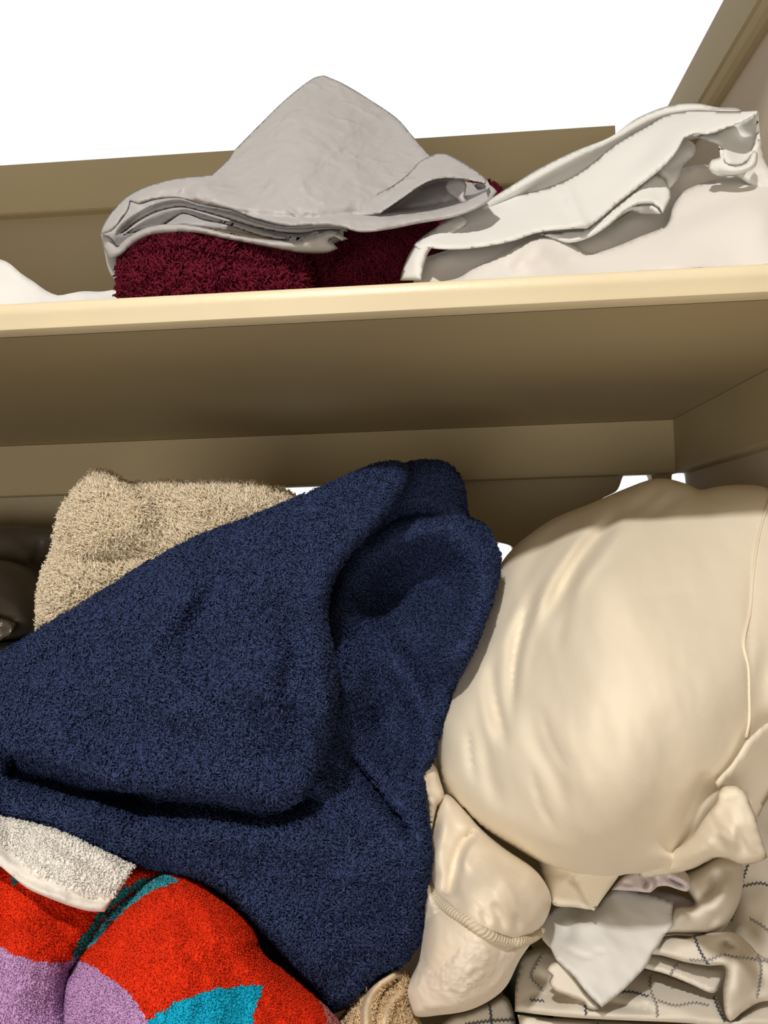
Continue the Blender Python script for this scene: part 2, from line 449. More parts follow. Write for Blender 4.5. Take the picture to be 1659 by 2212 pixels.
def cleat(name, a, b, side, z1, h, lab, moulded=False):
    """board under a shelf with a small ovolo along its lower edge"""
    prof = [(0, 0.0), (0, -h+0.014), (0.0035, -h+0.012), (0.0035, -h+0.009), (0.006, -h+0.004), (0.011, -h), (ct-0.0002, -h), (ct-0.0002, 0)]
    if not moulded: prof = [(0, 0.0), (0, -h+0.005), (0.0015, -h+0.0015), (0.005, -h), (ct-0.0002, -h), (ct-0.0002, 0)]
    n = len(prof); V = []
    for t in (a, b):
        for (q, z) in prof:
            V.append((t, Y2+q, z1+z+H0) if side == 'back' else (XR+q, t, z1+z+H0))
    Fc = [(j, (j+1) % n, n+(j+1) % n, n+j) for j in range(n)]+[tuple(range(n))[::-1], tuple(range(n, 2*n))]
    o = link_mesh(name, V, Fc, M_wood, smooth=False)
    tag(o, lab, 'shelf support'); return o
cleat('shelf_support_rail', XL, XR+0.002, 'back', HS-0.0006, CL, 'cream rail on the back wall, under the middle shelf')
cleat('shelf_support_rail', 0.53, Y2-0.0005, 'side', HS-0.0006, CL, 'cream rail on the right wall, under the middle shelf')
cleat('shelf_support_rail', XL, 0.262, 'back', ZT, CL, 'upper cream rail on the back wall, behind the grey sheet')
cleat('shelf_support_rail', 0.46, 1.02, 'side', ZT, CL, 'upper cream rail on the right wall, in the top right corner', True)
# ------------------------------------------------------------------ cloth materials
M_grey = node_mat('grey_sateen', (0.45, 0.44, 0.455), 0.48, spec=0.45, sheen=0.1, weave=0.12, wscale=2200, crumple=0.45, cscale=50, crinkle=0.55, kscale=45)
M_white = node_mat('white_cotton', (0.78, 0.785, 0.78), 0.85, spec=0.15, weave=0.2, wscale=1800, crumple=0.3, cscale=26, crinkle=0.10, kscale=22)
M_offwhite = node_mat('offwhite_cotton', (0.77, 0.74, 0.715), 0.85, spec=0.15, weave=0.2, wscale=1800, crumple=0.3, cscale=22, crinkle=0.10, kscale=18)
M_cream = node_mat('cream_cotton', (0.90, 0.82, 0.68), 0.85, spec=0.15, sheen=0.1, weave=0.25, wscale=1700, crumple=0.18, cscale=20, crinkle=0.05, kscale=16)
M_creamseam = node_mat('cream_seam', (0.92, 0.83, 0.68), 0.85, spec=0.1)
M_silk = node_mat('ivory_satin', (0.86, 0.76, 0.62), 0.45, spec=0.5, sheen=0.2, weave=0.15, wscale=1500, crumple=0.25, cscale=30)
M_jacq = node_mat('ivory_jacquard', (0.84, 0.75, 0.64), 0.6, spec=0.4, sheen=0.3, weave=0.3, wscale=1400, crumple=0.4, cscale=60, crinkle=0.4, kscale=70)
M_rope = node_mat('ivory_cord', (0.72, 0.64, 0.50), 0.5, spec=0.4, weave=0.6, wscale=1500)
M_navy = node_mat('navy_pile', (0.054, 0.080, 0.195), 0.9, spec=0.04, trans=0.1)
M_burg = node_mat('burgundy_pile', (0.150, 0.012, 0.030), 0.85, spec=0.06)
M_fluff = node_mat('cream_pile', (0.95, 0.85, 0.68), 0.9, spec=0.05)
M_red = node_mat('red_terry', (0.98, 0.055, 0.015), 0.9, spec=0.08, trans=0.1)
M_lilac = node_mat('lilac_terry', (0.72, 0.44, 0.80), 0.9, spec=0.08, trans=0.1)
M_blue = node_mat('blue_terry', (0.015, 0.60, 0.90), 0.9, spec=0.08, trans=0.1)
M_pink = node_mat('pink_terry', (0.75, 0.28, 0.30), 0.9, spec=0.08, trans=0.1)
M_teal = node_mat('teal_terry', (0.05, 0.30, 0.33), 0.9, spec=0.08, trans=0.1)
M_wterry = node_mat('white_terry', (0.97, 0.95, 0.91), 0.9, spec=0.1)
M_tan = node_mat('tan_terry', (0.88, 0.68, 0.44), 0.9, spec=0.08)
M_tanhem = node_mat('tan_woven_hem', (0.80, 0.64, 0.45), 0.85, spec=0.1, weave=0.4, wscale=1200)
M_check = node_mat('ivory_quilt_cotton', (0.80, 0.75, 0.67), 0.85, spec=0.12, weave=0.2, wscale=1600, crumple=0.08, cscale=25)
M_stitch = node_mat('slate_thread', (0.09, 0.11, 0.15), 0.7, spec=0.2)
M_stitch2 = node_mat('faded_thread', (0.36, 0.36, 0.36), 0.7, spec=0.2)
M_lav = node_mat('lavender_white_cotton', (0.78, 0.71, 0.74), 0.85, spec=0.12, weave=0.2, wscale=1600)
M_bag = node_mat('charcoal_vinyl', (0.11, 0.095, 0.08), 0.42, spec=0.5, crumple=0.5, cscale=35)
M_bagshine = node_mat('grey_plastic_film', (0.16, 0.14, 0.12), 0.22, spec=0.8, crumple=1.0, cscale=90, coat=0.6)
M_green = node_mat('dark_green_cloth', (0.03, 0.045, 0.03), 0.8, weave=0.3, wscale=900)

# ================================================================== UPPER SHELF
# ---- burgundy blanket, rolled front lobe and the part that runs back under the sheets
bb = Layer([(640, 470), (760, 450), (900, 430), (1000, 405), (1050, 396), (1080, 408), (1075, 430), (1000, 480), (960, 540), (910, 600), (880, 640), (700, 668), (560, 660), (600, 560)],
           [(640, 500, .66), (1060, 410, .80), (900, 640, .60), (600, 650, .60), (860, 530, .66)], thick=.03, er=60, drop=.03,
           feats=[('valley', [(865, 610), (905, 545), (960, 500)], 16, .02), ('valley', [(700, 640), (740, 560), (820, 520)], 18, .02)],
           noise=[(.004, 60, 3, 0, 1)], step=10)
bf = Layer([(268, 565), (283, 535), (312, 516), (360, 508), (430, 514), (520, 532), (600, 552), (642, 560), (662, 590), (664, 625), (650, 660), (560, 680), (400, 690), (290, 690), (270, 650), (262, 600)],
           [(280, 560, .585), (460, 500, .60), (640, 560, .58), (460, 600, .545), (460, 690, .545), (300, 690, .56)], thick=.05, er=75, drop=.035,
           feats=[('valley', [(345, 500), (420, 560), (560, 560), (640, 575)], 20, .012), ('valley', [(300, 640), (420, 620), (640, 640)], 14, .005)],
           noise=[(.005, 40, 5, 0, 1)], step=9, edge_noise=3)
ob = join('blanket', [bb, bf], [M_burg], extra=[
    tufts(bf, 1.1e6, .0085, .0019, lean=1.0, seed=11, curl=.55, clump=2.0, comb=(.1, -.2, .1)),
    tufts(bb, .9e6, .006, .0014, lean=.8, seed=12, curl=.5, clump=1.0)])
tag(ob, 'burgundy fluffy blanket rolled up beneath the grey sheet', 'blanket')

# ---- grey sheet
gm = dict(step=8, er=14, drop=.004)
g_in = Layer([(224, 508), (245, 470), (300, 425), (400, 410), (600, 440), (720, 470), (742, 512), (690, 535), (600, 520), (420, 490), (310, 500), (262, 525)],
             [(224, 508, .63), (700, 480, .645), (740, 510, .64), (420, 490, .65)], thick=.02, **gm, noise=[(.004, 40, 4, .2, 3)])
g_tail = Layer([(217, 506, 'c'), (226, 545), (234, 582), (250, 610), (272, 640, 'c'), (285, 620), (278, 570), (290, 530), (330, 500), (330, 480), (280, 495), (240, 505)],
               [(217, 506, .60), (272, 640, .60), (290, 530, .635), (330, 490, .64)], thick=.01, **gm, feats=[('ridge', [(240, 515), (250, 560), (268, 610)], 14, .006)])
g_bot = Layer([(217, 505, 'c'), (236, 510), (254, 532, 'c'), (275, 514), (310, 494), (360, 484), (420, 488), (500, 506), (560, 516), (640, 520), (690, 505), (712, 498), (732, 505), (752, 516, 'c'), (738, 521), (722, 513), (712, 520), (724, 530), (730, 537, 'c'),
               (712, 545), (690, 548), (640, 545), (560, 530), (480, 515), (420, 503), (365, 503), (320, 510), (285, 530), (260, 552), (236, 556), (222, 530)],
              [(217, 505, .585), (360, 490, .560), (600, 530, .555), (740, 520, .565), (250, 550, .585)], thick=.006, step=6, er=9, drop=.005,
              feats=[('crease', [(225, 512), (254, 532), (262, 548)], 6, .004)], noise=[(.0015, 25, 7, 0, 4)])
g_m1 = Layer([(243, 510, 'c'), (262, 484), (295, 460), (335, 440), (385, 431), (430, 443), (500, 456), (560, 478), (620, 490), (690, 487), (745, 492), (752, 500), (720, 497), (690, 499), (640, 506), (560, 494), (480, 470), (430, 456), (390, 448), (340, 458), (300, 478), (266, 503)],
             [(243, 510, .60), (385, 435, .603), (560, 485, .598), (745, 495, .60)], thick=.004, step=6, er=8, drop=.006, noise=[(.001, 22, 8, 0, 4)])
g_m2 = Layer([(262, 510, 'c'), (300, 484), (345, 462), (392, 451), (425, 458), (470, 472), (540, 490), (600, 508), (660, 512), (682, 498), (690, 503), (684, 516), (640, 521), (560, 510), (490, 486), (440, 476), (396, 462), (372, 475), (348, 490), (300, 500)],
             [(262, 510, .61), (392, 455, .618), (560, 500, .614), (684, 506, .607)], thick=.004, step=6, er=8, drop=.006, noise=[(.001, 22, 9, 0, 4)])
def cuff_hollow(P, D):
    poly = crom([(808, 462, 'c'), (860, 425), (930, 380), (1000, 376), (1056, 399, 'c'), (1052, 412), (1020, 432), (960, 451), (900, 461)], 8)
    return D+.055*np.clip(seg_dist(P, poly, True)[0]/13, 0, 1)*inside(P, poly)
g_top = Layer([(217, 506, 'c'), (222, 488), (240, 460), (268, 430), (300, 410), (370, 388), (458, 378, 'c'), (478, 360), (490, 348), (505, 326, 'c'), (560, 270), (620, 212), (678, 168), (700, 163, 'c'), (740, 180), (800, 216), (858, 256), (888, 290), (915, 322), (945, 352), (1000, 390), (1060, 400), (1074, 414, 'c'),
               (1050, 440), (985, 468), (900, 484), (840, 496), (780, 502), (730, 490), (680, 487), (620, 488), (560, 474), (500, 455), (430, 441), (385, 428), (335, 432), (300, 442), (282, 436), (278, 452), (262, 476), (240, 500)],
              [(217, 506, .58), (300, 430, .585), (458, 385, .60), (600, 460, .555), (760, 480, .555), (1060, 420, .58), (700, 165, .70), (860, 270, .68), (505, 330, .635), (680, 380, .59), (680, 300, .625), (900, 420, .60), (385, 430, .575)],
              thick=.005, step=4.5, er=12, drop=.006, wr=[(.0040, 70, 201, .9, 1.6), (.0028, 38, 202, 2.3, 1.5), (.0014, 19, 203, .3, 1.3)],
              feats=[('crease', [(385, 424), (460, 446), (560, 463), (660, 469), (740, 462), (820, 458), (1040, 424)], 13, .010, .1),
                     ('ridge', [(458, 380), (440, 410), (400, 430)], 26, .008), ('ridge', [(690, 170), (600, 300), (560, 440)], 90, .012),
                     ('ridge', [(250, 480), (300, 425), (400, 405)], 14, .006), ('crease', [(290, 440), (300, 425), (380, 418), (460, 425)], 14, .006),
                     ('ridge', [(620, 488), (700, 475), (900, 472), (1050, 430)], 10, .004)],
              noise=[(.0028, 70, 21, .5, 1.6), (.0005, 22, 22, 2.2, 2.0)], fn=cuff_hollow)
g_inner = Layer([(975, 384), (1000, 384), (1008, 400), (1004, 425), (1012, 433), (1000, 440), (985, 430), (965, 415), (960, 405)],
                [(975, 384, .60), (1000, 440, .59), (960, 405, .60), (1008, 400, .59)], thick=.004, step=6, er=8, drop=.003)
g_cuff = Layer([(722, 463, 'c'), (750, 452), (800, 425), (850, 400), (885, 372), (905, 350), (930, 337), (948, 331), (968, 334), (1005, 354), (1035, 374), (1052, 388), (1059, 402), (1052, 410, 'c'), (1048, 398), (1030, 393), (1000, 387), (960, 385), (935, 389), (910, 400), (868, 429), (820, 462, 'c'), (770, 467)],
               [(722, 463, .575), (820, 460, .565), (945, 335, .63), (1055, 402, .575), (930, 388, .57), (860, 400, .585)], thick=.005, step=6, er=9, drop=.004,
               feats=[('valley', [(800, 455), (890, 400), (945, 345)], 14, .004), ('ridge', [(960, 375), (1000, 360)], 14, .003)], noise=[(.0015, 24, 31, -.6, 2.5)])
og = join('sheet', [g_in, g_tail, g_bot, g_m1, g_m2, g_top, g_inner, g_cuff], [M_grey])
tag(og, 'light grey crumpled bed sheet with a raised peak, folded on the burgundy blanket', 'sheet')

# ---- white sheet with a raised fold, right
w_back = Layer([(1000, 470, 'c'), (1059, 430), (1111, 397), (1162, 365), (1240, 327), (1318, 296), (1370, 259), (1410, 240), (1447, 228), (1499, 221), (1545, 231), (1600, 238), (1600, 300), (1500, 300), (1400, 330), (1250, 420), (1100, 480)],
               [(1000, 470, .64), (1200, 350, .68), (1447, 230, .72), (1600, 260, .70), (1300, 400, .68)], thick=.01, step=8, er=16, drop=.006,
               feats=[('ridge', [(1020, 462), (1060, 434), (1240, 335), (1370, 266), (1447, 236), (1560, 232)], 22, .024, .05)], noise=[(.001, 40, 3, -.5, 3)])
w_corner = Layer([(864, 606, 'c'), (872, 575), (892, 535), (925, 505), (981, 466), (1010, 480), (940, 530), (926, 545), (914, 580), (910, 606, 'c')],
                 [(864, 606, .555), (892, 530, .57), (980, 470, .60), (920, 560, .55)], thick=.006, step=7, er=12, drop=.005, feats=[('ridge', [(885, 600), (905, 550), (960, 500)], 12, .006)])
w_main = Layer([(893, 530), (935, 496), (981, 468), (1040, 440), (1090, 424), (1160, 412), (1225, 388), (1275, 356), (1318, 320), (1360, 292), (1395, 273), (1435, 250), (1480, 240), (1551, 240), (1600, 240), (1638, 237, 'c'), (1639, 243), (1608, 261), (1577, 274), (1525, 291), (1500, 290), (1478, 299, 'c'),
                (1463, 326), (1437, 357), (1385, 400), (1333, 441), (1300, 470), (1268, 494, 'c'), (1240, 494), (1162, 503), (1111, 520), (1060, 531), (1007, 538), (960, 539), (925, 536, 'c'), (905, 540)],
               [(893, 530, .565), (925, 536, .55), (1007, 530, .555), (1160, 412, .645), (1230, 490, .565), (1268, 494, .56), (1318, 325, .67), (1395, 390, .60), (1480, 245, .68), (1478, 295, .61), (1638, 240, .60), (1540, 280, .60)],
               thick=.006, step=7, er=13, drop=.007,
               wr=[(.0012, 60, 211, -.7, 2.5)], feats=[('valley', [(960, 500), (1060, 470), (1180, 450)], 30, .005), ('ridge', [(1222, 392), (1238, 440), (1262, 490)], 13, .006, .05), ('valley', [(1195, 410), (1215, 450), (1240, 490)], 16, .003),
                      ('ridge', [(1280, 450), (1400, 360), (1480, 280), (1620, 242)], 16, .006), ('valley', [(1330, 400), (1430, 300), (1540, 262)], 26, .006),
                      ('valley', [(1560, 270), (1600, 252), (1632, 241)], 8, .004)],
               noise=[(.0012, 50, 12, -.6, 3.0)])
w_under = Layer([(1165, 506, 'c'), (1230, 498), (1268, 492), (1310, 462), (1345, 436), (1380, 405), (1415, 378), (1432, 384), (1448, 412), (1449, 425), (1432, 461, 'c'), (1425, 450), (1410, 441), (1378, 442), (1350, 456), (1318, 484), (1276, 512), (1230, 525), (1200, 518)],
                [(1165, 506, .575), (1230, 520, .57), (1344, 450, .585), (1430, 390, .62), (1435, 455, .575)], thick=.006, step=6, er=10, drop=.006,
                feats=[('crease', [(1190, 512), (1260, 502), (1330, 455), (1400, 420)], 8, .005), ('ridge', [(1360, 440), (1430, 425)], 12, .006)], noise=[(.0008, 24, 14, -.6, 3)])
w_hem = Layer([(1345, 452), (1358, 447), (1378, 445), (1408, 444), (1418, 449), (1428, 462), (1415, 462), (1385, 463), (1365, 456), (1340, 468), (1300, 500), (1290, 500), (1320, 472)],
              [(1345, 450, .585), (1428, 460, .575), (1385, 455, .60), (1300, 498, .60)], thick=.004, step=6, er=6, drop=.003)
w_roll = Layer([(1418, 372), (1440, 340), (1465, 306), (1488, 303), (1502, 315), (1500, 335), (1475, 360), (1466, 385), (1450, 405), (1444, 415), (1435, 388)],
               [(1420, 372, .63), (1485, 305, .66), (1450, 400, .62), (1500, 330, .65)], thick=.02, step=6, er=16, drop=.012, feats=[('valley', [(1440, 375), (1480, 345), (1500, 325)], 5, .006)])
w_right = Layer([(1638, 240, 'c'), (1640, 275), (1648, 320), (1660, 360), (1690, 400), (1690, 440), (1620, 400), (1590, 382), (1550, 380), (1530, 365), (1538, 345), (1560, 352), (1590, 358), (1610, 352), (1620, 330), (1630, 300), (1634, 270)],
                [(1638, 240, .60), (1650, 330, .62), (1680, 420, .62), (1540, 360, .60)], thick=.01, step=7, er=12, drop=.008, noise=[(.002, 30, 5, 0, 2)])
w_flap = Layer([(1505, 293), (1540, 288), (1600, 262), (1639, 240, 'c'), (1636, 300), (1628, 325), (1612, 350), (1590, 358), (1566, 350), (1560, 330), (1552, 312), (1530, 305)],
               [(1505, 293, .63), (1639, 240, .605), (1590, 350, .60), (1560, 320, .61), (1600, 300, .64)], thick=.005, step=7, er=10, drop=.004,
               feats=[('crease', [(1572, 350), (1600, 345), (1624, 322)], 8, .004)])
w_roll2 = Layer([(1552, 312), (1562, 325), (1568, 347), (1590, 359), (1612, 352), (1628, 325), (1636, 330), (1632, 360), (1600, 375), (1560, 378), (1535, 368), (1538, 345), (1555, 340)],
                [(1552, 312, .60), (1636, 330, .595), (1560, 375, .60), (1600, 370, .59)], thick=.012, step=6, er=14, drop=.009)
ow = join('sheet', [w_back, w_corner, w_main, w_under, w_hem, w_roll, w_right, w_flap, w_roll2], [M_white])
tag(ow, 'bright white folded sheet rising to a point at the right end of the shelf', 'sheet')
# ---- off-white sheet underneath
l_back = Layer([(905, 560, 'c'), (1000, 530), (1120, 500), (1300, 490), (1400, 430), (1440, 385), (1480, 362), (1530, 356), (1580, 374), (1640, 380), (1720, 390), (1720, 640), (900, 640)],
               [(905, 560, .585), (1300, 500, .62), (1480, 370, .70), (1700, 400, .66), (1400, 560, .59), (1000, 620, .575)], thick=.015, step=10, er=20, drop=.008,
               noise=[(.002, 60, 6, -.4, 3)])
l_front = Layer([(910, 620), (990, 600), (1030, 575), (1080, 553), (1120, 530), (1160, 514), (1195, 510), (1240, 530), (1270, 547), (1310, 540), (1380, 512), (1440, 485), (1450, 455), (1470, 418), (1525, 393), (1580, 383), (1625, 378), (1700, 386), (1760, 420), (1740, 520), (1690, 574), (1600, 586), (1500, 592), (1430, 592), (1340, 600), (1250, 612), (1100, 640), (950, 650)],
                [(910, 625, .553), (1000, 600, .552), (1195, 515, .575), (1270, 550, .575), (1270, 600, .548), (1450, 460, .60), (1625, 385, .635), (1740, 470, .59), (1450, 570, .524), (1600, 570, .522), (1690, 560, .523), (1650, 470, .55)],
                thick=.02, step=8, er=18, drop=.010,
                feats=[('ridge', [(1110, 600), (1150, 550), (1195, 515)], 26, .010), ('valley', [(1080, 600), (1100, 565), (1150, 530)], 12, .005), ('valley', [(1185, 570), (1250, 560), (1310, 552)], 18, .006),
                       ('valley', [(1380, 540), (1480, 470), (1620, 420)], 22, .006), ('ridge', [(1420, 545), (1560, 470), (1700, 430)], 30, .006), ('ridge', [(1100, 590), (1140, 555)], 10, .004)],
                noise=[(.0015, 55, 16, -.5, 3)])
ol_ = join('sheet', [l_back, l_front], [M_offwhite])
tag(ol_, 'off-white rumpled sheet lying on the shelf edge beneath the bright white one', 'sheet')
# ---- white cloth at the left, far in
c_l = Layer([(-60, 555), (0, 560), (22, 570), (45, 590), (75, 610), (100, 628), (125, 638), (150, 634), (180, 629), (215, 630), (245, 626), (262, 622), (290, 640), (290, 700), (-60, 720)],
            [(-60, 560, .66), (60, 600, .64), (260, 630, .68), (100, 700, .56), (-60, 700, .56)], thick=.02, step=8, er=14, drop=.006, noise=[(.003, 40, 2, .5, 2)])
oc = join('cloth', [c_l], [node_mat('bleached_white_cotton', (0.95, 0.95, 0.95), 0.8, spec=0.2)])
tag(oc, 'plain white cloth heaped low at the left end of the shelf', 'cloth')

ZMIN = H0+LOW+0.001
# ================================================================== LOWER SHELF
# ---- dark vinyl bags, far left
d_b = Layer([(-80, 1135), (0, 1135), (70, 1136), (140, 1150), (170, 1220), (200, 1380), (220, 1600), (210, 1830), (-150, 1840), (-190, 1500), (-180, 1200)],
            [(-80, 1135, .95), (150, 1150, .95), (180, 1380, .90), (-80, 1400, .90), (200, 1820, .90), (-150, 1820, .90)], thick=.05, step=12, er=40, drop=.02,
            feats=[('valley', [(60, 1240), (90, 1190), (85, 1150)], 12, .012), ('ridge', [(20, 1230), (60, 1170)], 30, .01)], noise=[(.004, 50, 4, 0, 2)])
tag(join('bag', [d_b], [M_bag]), 'dark brown soft bag in shadow at the far left rear', 'bag')
d_f = Layer([(-150, 1240), (-90, 1215), (0, 1210), (50, 1222), (90, 1245), (125, 1280), (150, 1340), (130, 1385), (60, 1385), (0, 1392), (-90, 1400), (-160, 1380), (-180, 1310)],
            [(-90, 1215, .86), (100, 1250, .87), (40, 1320, .80), (60, 1380, .83), (-90, 1390, .82)], thick=.06, step=9, er=50, drop=.03,
            feats=[('ridge', [(-20, 1350), (50, 1345), (110, 1340)], 16, .012), ('valley', [(60, 1330), (75, 1352), (70, 1380)], 8, .006)],
            noise=[(.003, 34, 14, .3, 2)], fn=None)
d_s = Layer([(-60, 1325), (0, 1335), (20, 1337), (38, 1345), (30, 1362), (10, 1380), (-20, 1392), (-60, 1395)], [(-60, 1325, .785), (38, 1345, .785), (-20, 1390, .785), (20, 1370, .778)], thick=.004, step=6, er=10, drop=.004, noise=[(.004, 12, 4, .8, 2)])
d_u = Layer([(-90, 1400), (0, 1388), (70, 1383), (150, 1375), (200, 1430), (240, 1600), (250, 1900), (240, 1990), (-180, 1990), (-200, 1700), (-170, 1450)], [(-90, 1400, .80), (150, 1380, .82), (100, 1480, .75), (-90, 1580, .75), (240, 1980, .76), (-180, 1980, .76), (20, 1750, .73)], thick=.08, step=12, er=24, drop=.015)
rb = bpy.data.objects.new('bag', None); COL.objects.link(rb); rb.location = (-.45, .82, H0-.3)
tag(rb, 'dark grey rounded vinyl bag with a shiny plastic patch, left of the cream blanket', 'bag')
def under(root, o): o.parent = root; o.matrix_parent_inverse = Matrix.Translation(-root.location); return o
under(rb, join('bag_body', [d_f, d_u], [M_bag]))
x = under(rb, join('plastic_film', [d_s], [M_bagshine])); x['label'] = 'shiny crinkled plastic patch'

# ---- cream fluffy blanket
fl = Layer([(96, 1370), (95, 1300), (105, 1240), (128, 1180), (134, 1135), (155, 1085), (185, 1048), (200, 1030), (218, 1027), (240, 1036), (275, 1056), (330, 1052), (400, 1052), (520, 1053), (580, 1060), (620, 1074), (660, 1100), (720, 1180), (640, 1320), (400, 1440), (200, 1480), (110, 1430)],
           [(96, 1350, .575), (110, 1240, .58), (215, 1030, .595), (400, 1055, .60), (640, 1085, .615), (400, 1200, .595), (300, 1300, .59), (600, 1300, .61), (150, 1440, .58)], thick=.05, er=55, drop=.03, step=10,
           feats=[('step', [(345, 1160), (300, 1090), (235, 1036)], 40, .014), ('valley', [(140, 1215), (260, 1207), (380, 1205)], 18, .010), ('ridge', [(150, 1170), (300, 1140), (360, 1180)], 40, .008)],
           noise=[(.004, 60, 9, 0, 1.5)])
of = join('blanket', [fl], [M_fluff], extra=[tufts(fl, 1.7e6, .0075, .0009, lean=.75, seed=31, curl=.35, clump=.8, comb=(-.25, -.1, .35))])
tag(of, 'cream fluffy blanket with a pointed corner behind the navy one', 'blanket')

# ---- navy towel: heavy plush cloth in three layers
n0 = Layer([(-170, 1570), (-60, 1600), (200, 1560), (600, 1500), (700, 1300), (760, 1150), (830, 1040), (866, 1008), (905, 998), (955, 1000), (985, 1018), (1001, 1055), (1006, 1100), (1013, 1120), (1042, 1134), (1066, 1165), (1078, 1205), (1073, 1250), (1062, 1300), (1043, 1350), (1022, 1400), (998, 1442), (976, 1488), (962, 1540), (946, 1590), (936, 1640), (915, 1672),
            (914, 1740), (926, 1800), (926, 1880), (914, 1960), (902, 2035), (862, 2084), (812, 2110), (772, 2148), (742, 2172), (722, 2180), (704, 2165), (678, 2130), (640, 2085), (600, 2040), (560, 2000), (522, 1966), (470, 1922), (425, 1897), (380, 1884), (300, 1864), (235, 1856), (190, 1852), (150, 1822), (100, 1797), (40, 1784), (-60, 1778), (-170, 1740), (-200, 1650)],
           [(-50, 1700, .50), (-170, 1650, .51), (200, 1700, .49), (500, 1800, .475), (800, 1900, .475), (720, 2170, .485), (900, 2000, .50), (920, 1700, .52), (1000, 1430, .57), (1070, 1220, .63), (950, 1005, .67), (860, 1020, .66), (850, 1300, .635), (750, 1500, .545), (300, 1560, .53), (500, 1960, .475), (150, 1815, .475), (820, 1560, .585)],
           thick=.02, er=34, drop=.022, step=9,
           feats=[('ridge', [(700, 1390), (745, 1290), (810, 1205), (900, 1150), (980, 1150), (1035, 1200), (1035, 1290), (1000, 1390), (950, 1480)], 42, .026, .1),
                  ('valley', [(1005, 1122), (940, 1112), (870, 1118), (820, 1150), (770, 1210)], 16, .030),
                  ('valley', [(800, 1370), (850, 1290), (920, 1250), (960, 1290), (940, 1400)], 52, .030),
                  ('step', [(925, 1890), (860, 1800), (800, 1690), (740, 1620), (700, 1560)], 34, -.0, .1),
                  ('valley', [(720, 1590), (780, 1670), (850, 1760), (915, 1850)], 13, .022),
                  ('ridge', [(780, 1330), (860, 1430), (905, 1520), (925, 1640), (915, 1760)], 26, .016),
                  ('valley', [(850, 1370), (905, 1440), (950, 1530)], 16, .010),
                  ('valley', [(0, 1650), (200, 1712), (420, 1738), (600, 1760), (690, 1700)], 34, .020, .05),
                  ('ridge', [(340, 1850), (400, 1790), (520, 1770), (640, 1800), (760, 1860)], 50, .014),
                  ('ridge', [(160, 1790), (230, 1770), (290, 1800)], 34, .012),
                  ('valley', [(330, 1780), (330, 1850), (400, 1880)], 26, .010),
                  ('ridge', [(560, 1960), (660, 2040), (740, 2130)], 40, .010)],
           noise=[(.004, 90, 41, .3, 1.5)])
n2 = Layer([(470, 1930, 'c'), (540, 1960), (600, 2010), (660, 2060), (690, 2110), (715, 2160), (705, 2175), (690, 2168), (640, 2125), (590, 2085), (560, 2055), (545, 2005), (500, 1965)],
           [(470, 1930, .50), (690, 2100, .505), (560, 2050, .51), (705, 2170, .50)], thick=.01, er=16, drop=.01, step=8)
n1 = Layer([(-190, 1560), (-130, 1500), (-60, 1455), (-20, 1425), (40, 1393), (105, 1350), (180, 1306), (250, 1262), (300, 1228), (350, 1200), (420, 1165), (500, 1134), (600, 1095), (680, 1061), (760, 1026), (812, 1006), (862, 1000), (880, 1020), (868, 1055), (830, 1110), (780, 1165), (740, 1215), (714, 1262), (703, 1310), (706, 1360), (718, 1410), (726, 1470), (722, 1540), (708, 1600), (692, 1650), (672, 1690), (645, 1728), (600, 1745), (520, 1733), (440, 1722), (360, 1712), (290, 1706), (220, 1695), (160, 1668), (80, 1642), (0, 1617), (-60, 1600), (-150, 1590)],
           [(-60, 1455, .515), (105, 1352, .522), (350, 1205, .545), (600, 1100, .57), (860, 1010, .61), (860, 1060, .59), (710, 1300, .53), (720, 1480, .49), (640, 1720, .465), (300, 1700, .465), (-60, 1590, .48), (300, 1450, .492), (550, 1400, .478), (500, 1250, .530), (150, 1500, .50)],
           thick=.03, er=34, drop=.020, step=9,
           feats=[('ridge', [(480, 1200), (400, 1290), (330, 1380), (280, 1480)], 34, .014), ('valley', [(390, 1230), (300, 1350), (230, 1460)], 26, .007),
                  ('valley', [(540, 1230), (450, 1330), (430, 1430), (480, 1500), (540, 1480)], 46, .010), ('ridge', [(560, 1350), (540, 1440), (600, 1520), (590, 1640)], 40, .012),
                  ('valley', [(640, 1400), (610, 1500), (640, 1600)], 24, .010), ('ridge', [(690, 1250), (672, 1340), (690, 1420), (690, 1540), (650, 1660)], 26, .014),
                  ('crease', [(425, 1420), (480, 1445), (510, 1460)], 10, .008), ('ridge', [(600, 1130), (740, 1060), (850, 1015)], 32, .008), ('valley', [(100, 1560), (260, 1600), (420, 1590)], 50, .010)],
           noise=[(.005, 80, 43, .9, 1.6)])
npar = dict(length=.0034, width=.00115, lean=.9, curl=1.0, clump=.9)
on_ = join('blanket', [n0, n2, n1], [M_navy], extra=[tufts(n0, 1.15e6, seed=41, **npar), tufts(n2, 1.0e6, seed=42, **npar), tufts(n1, 1.25e6, seed=43, **npar)])
tag(on_, 'navy blue plush blanket slumped in heavy folds over the middle', 'blanket')

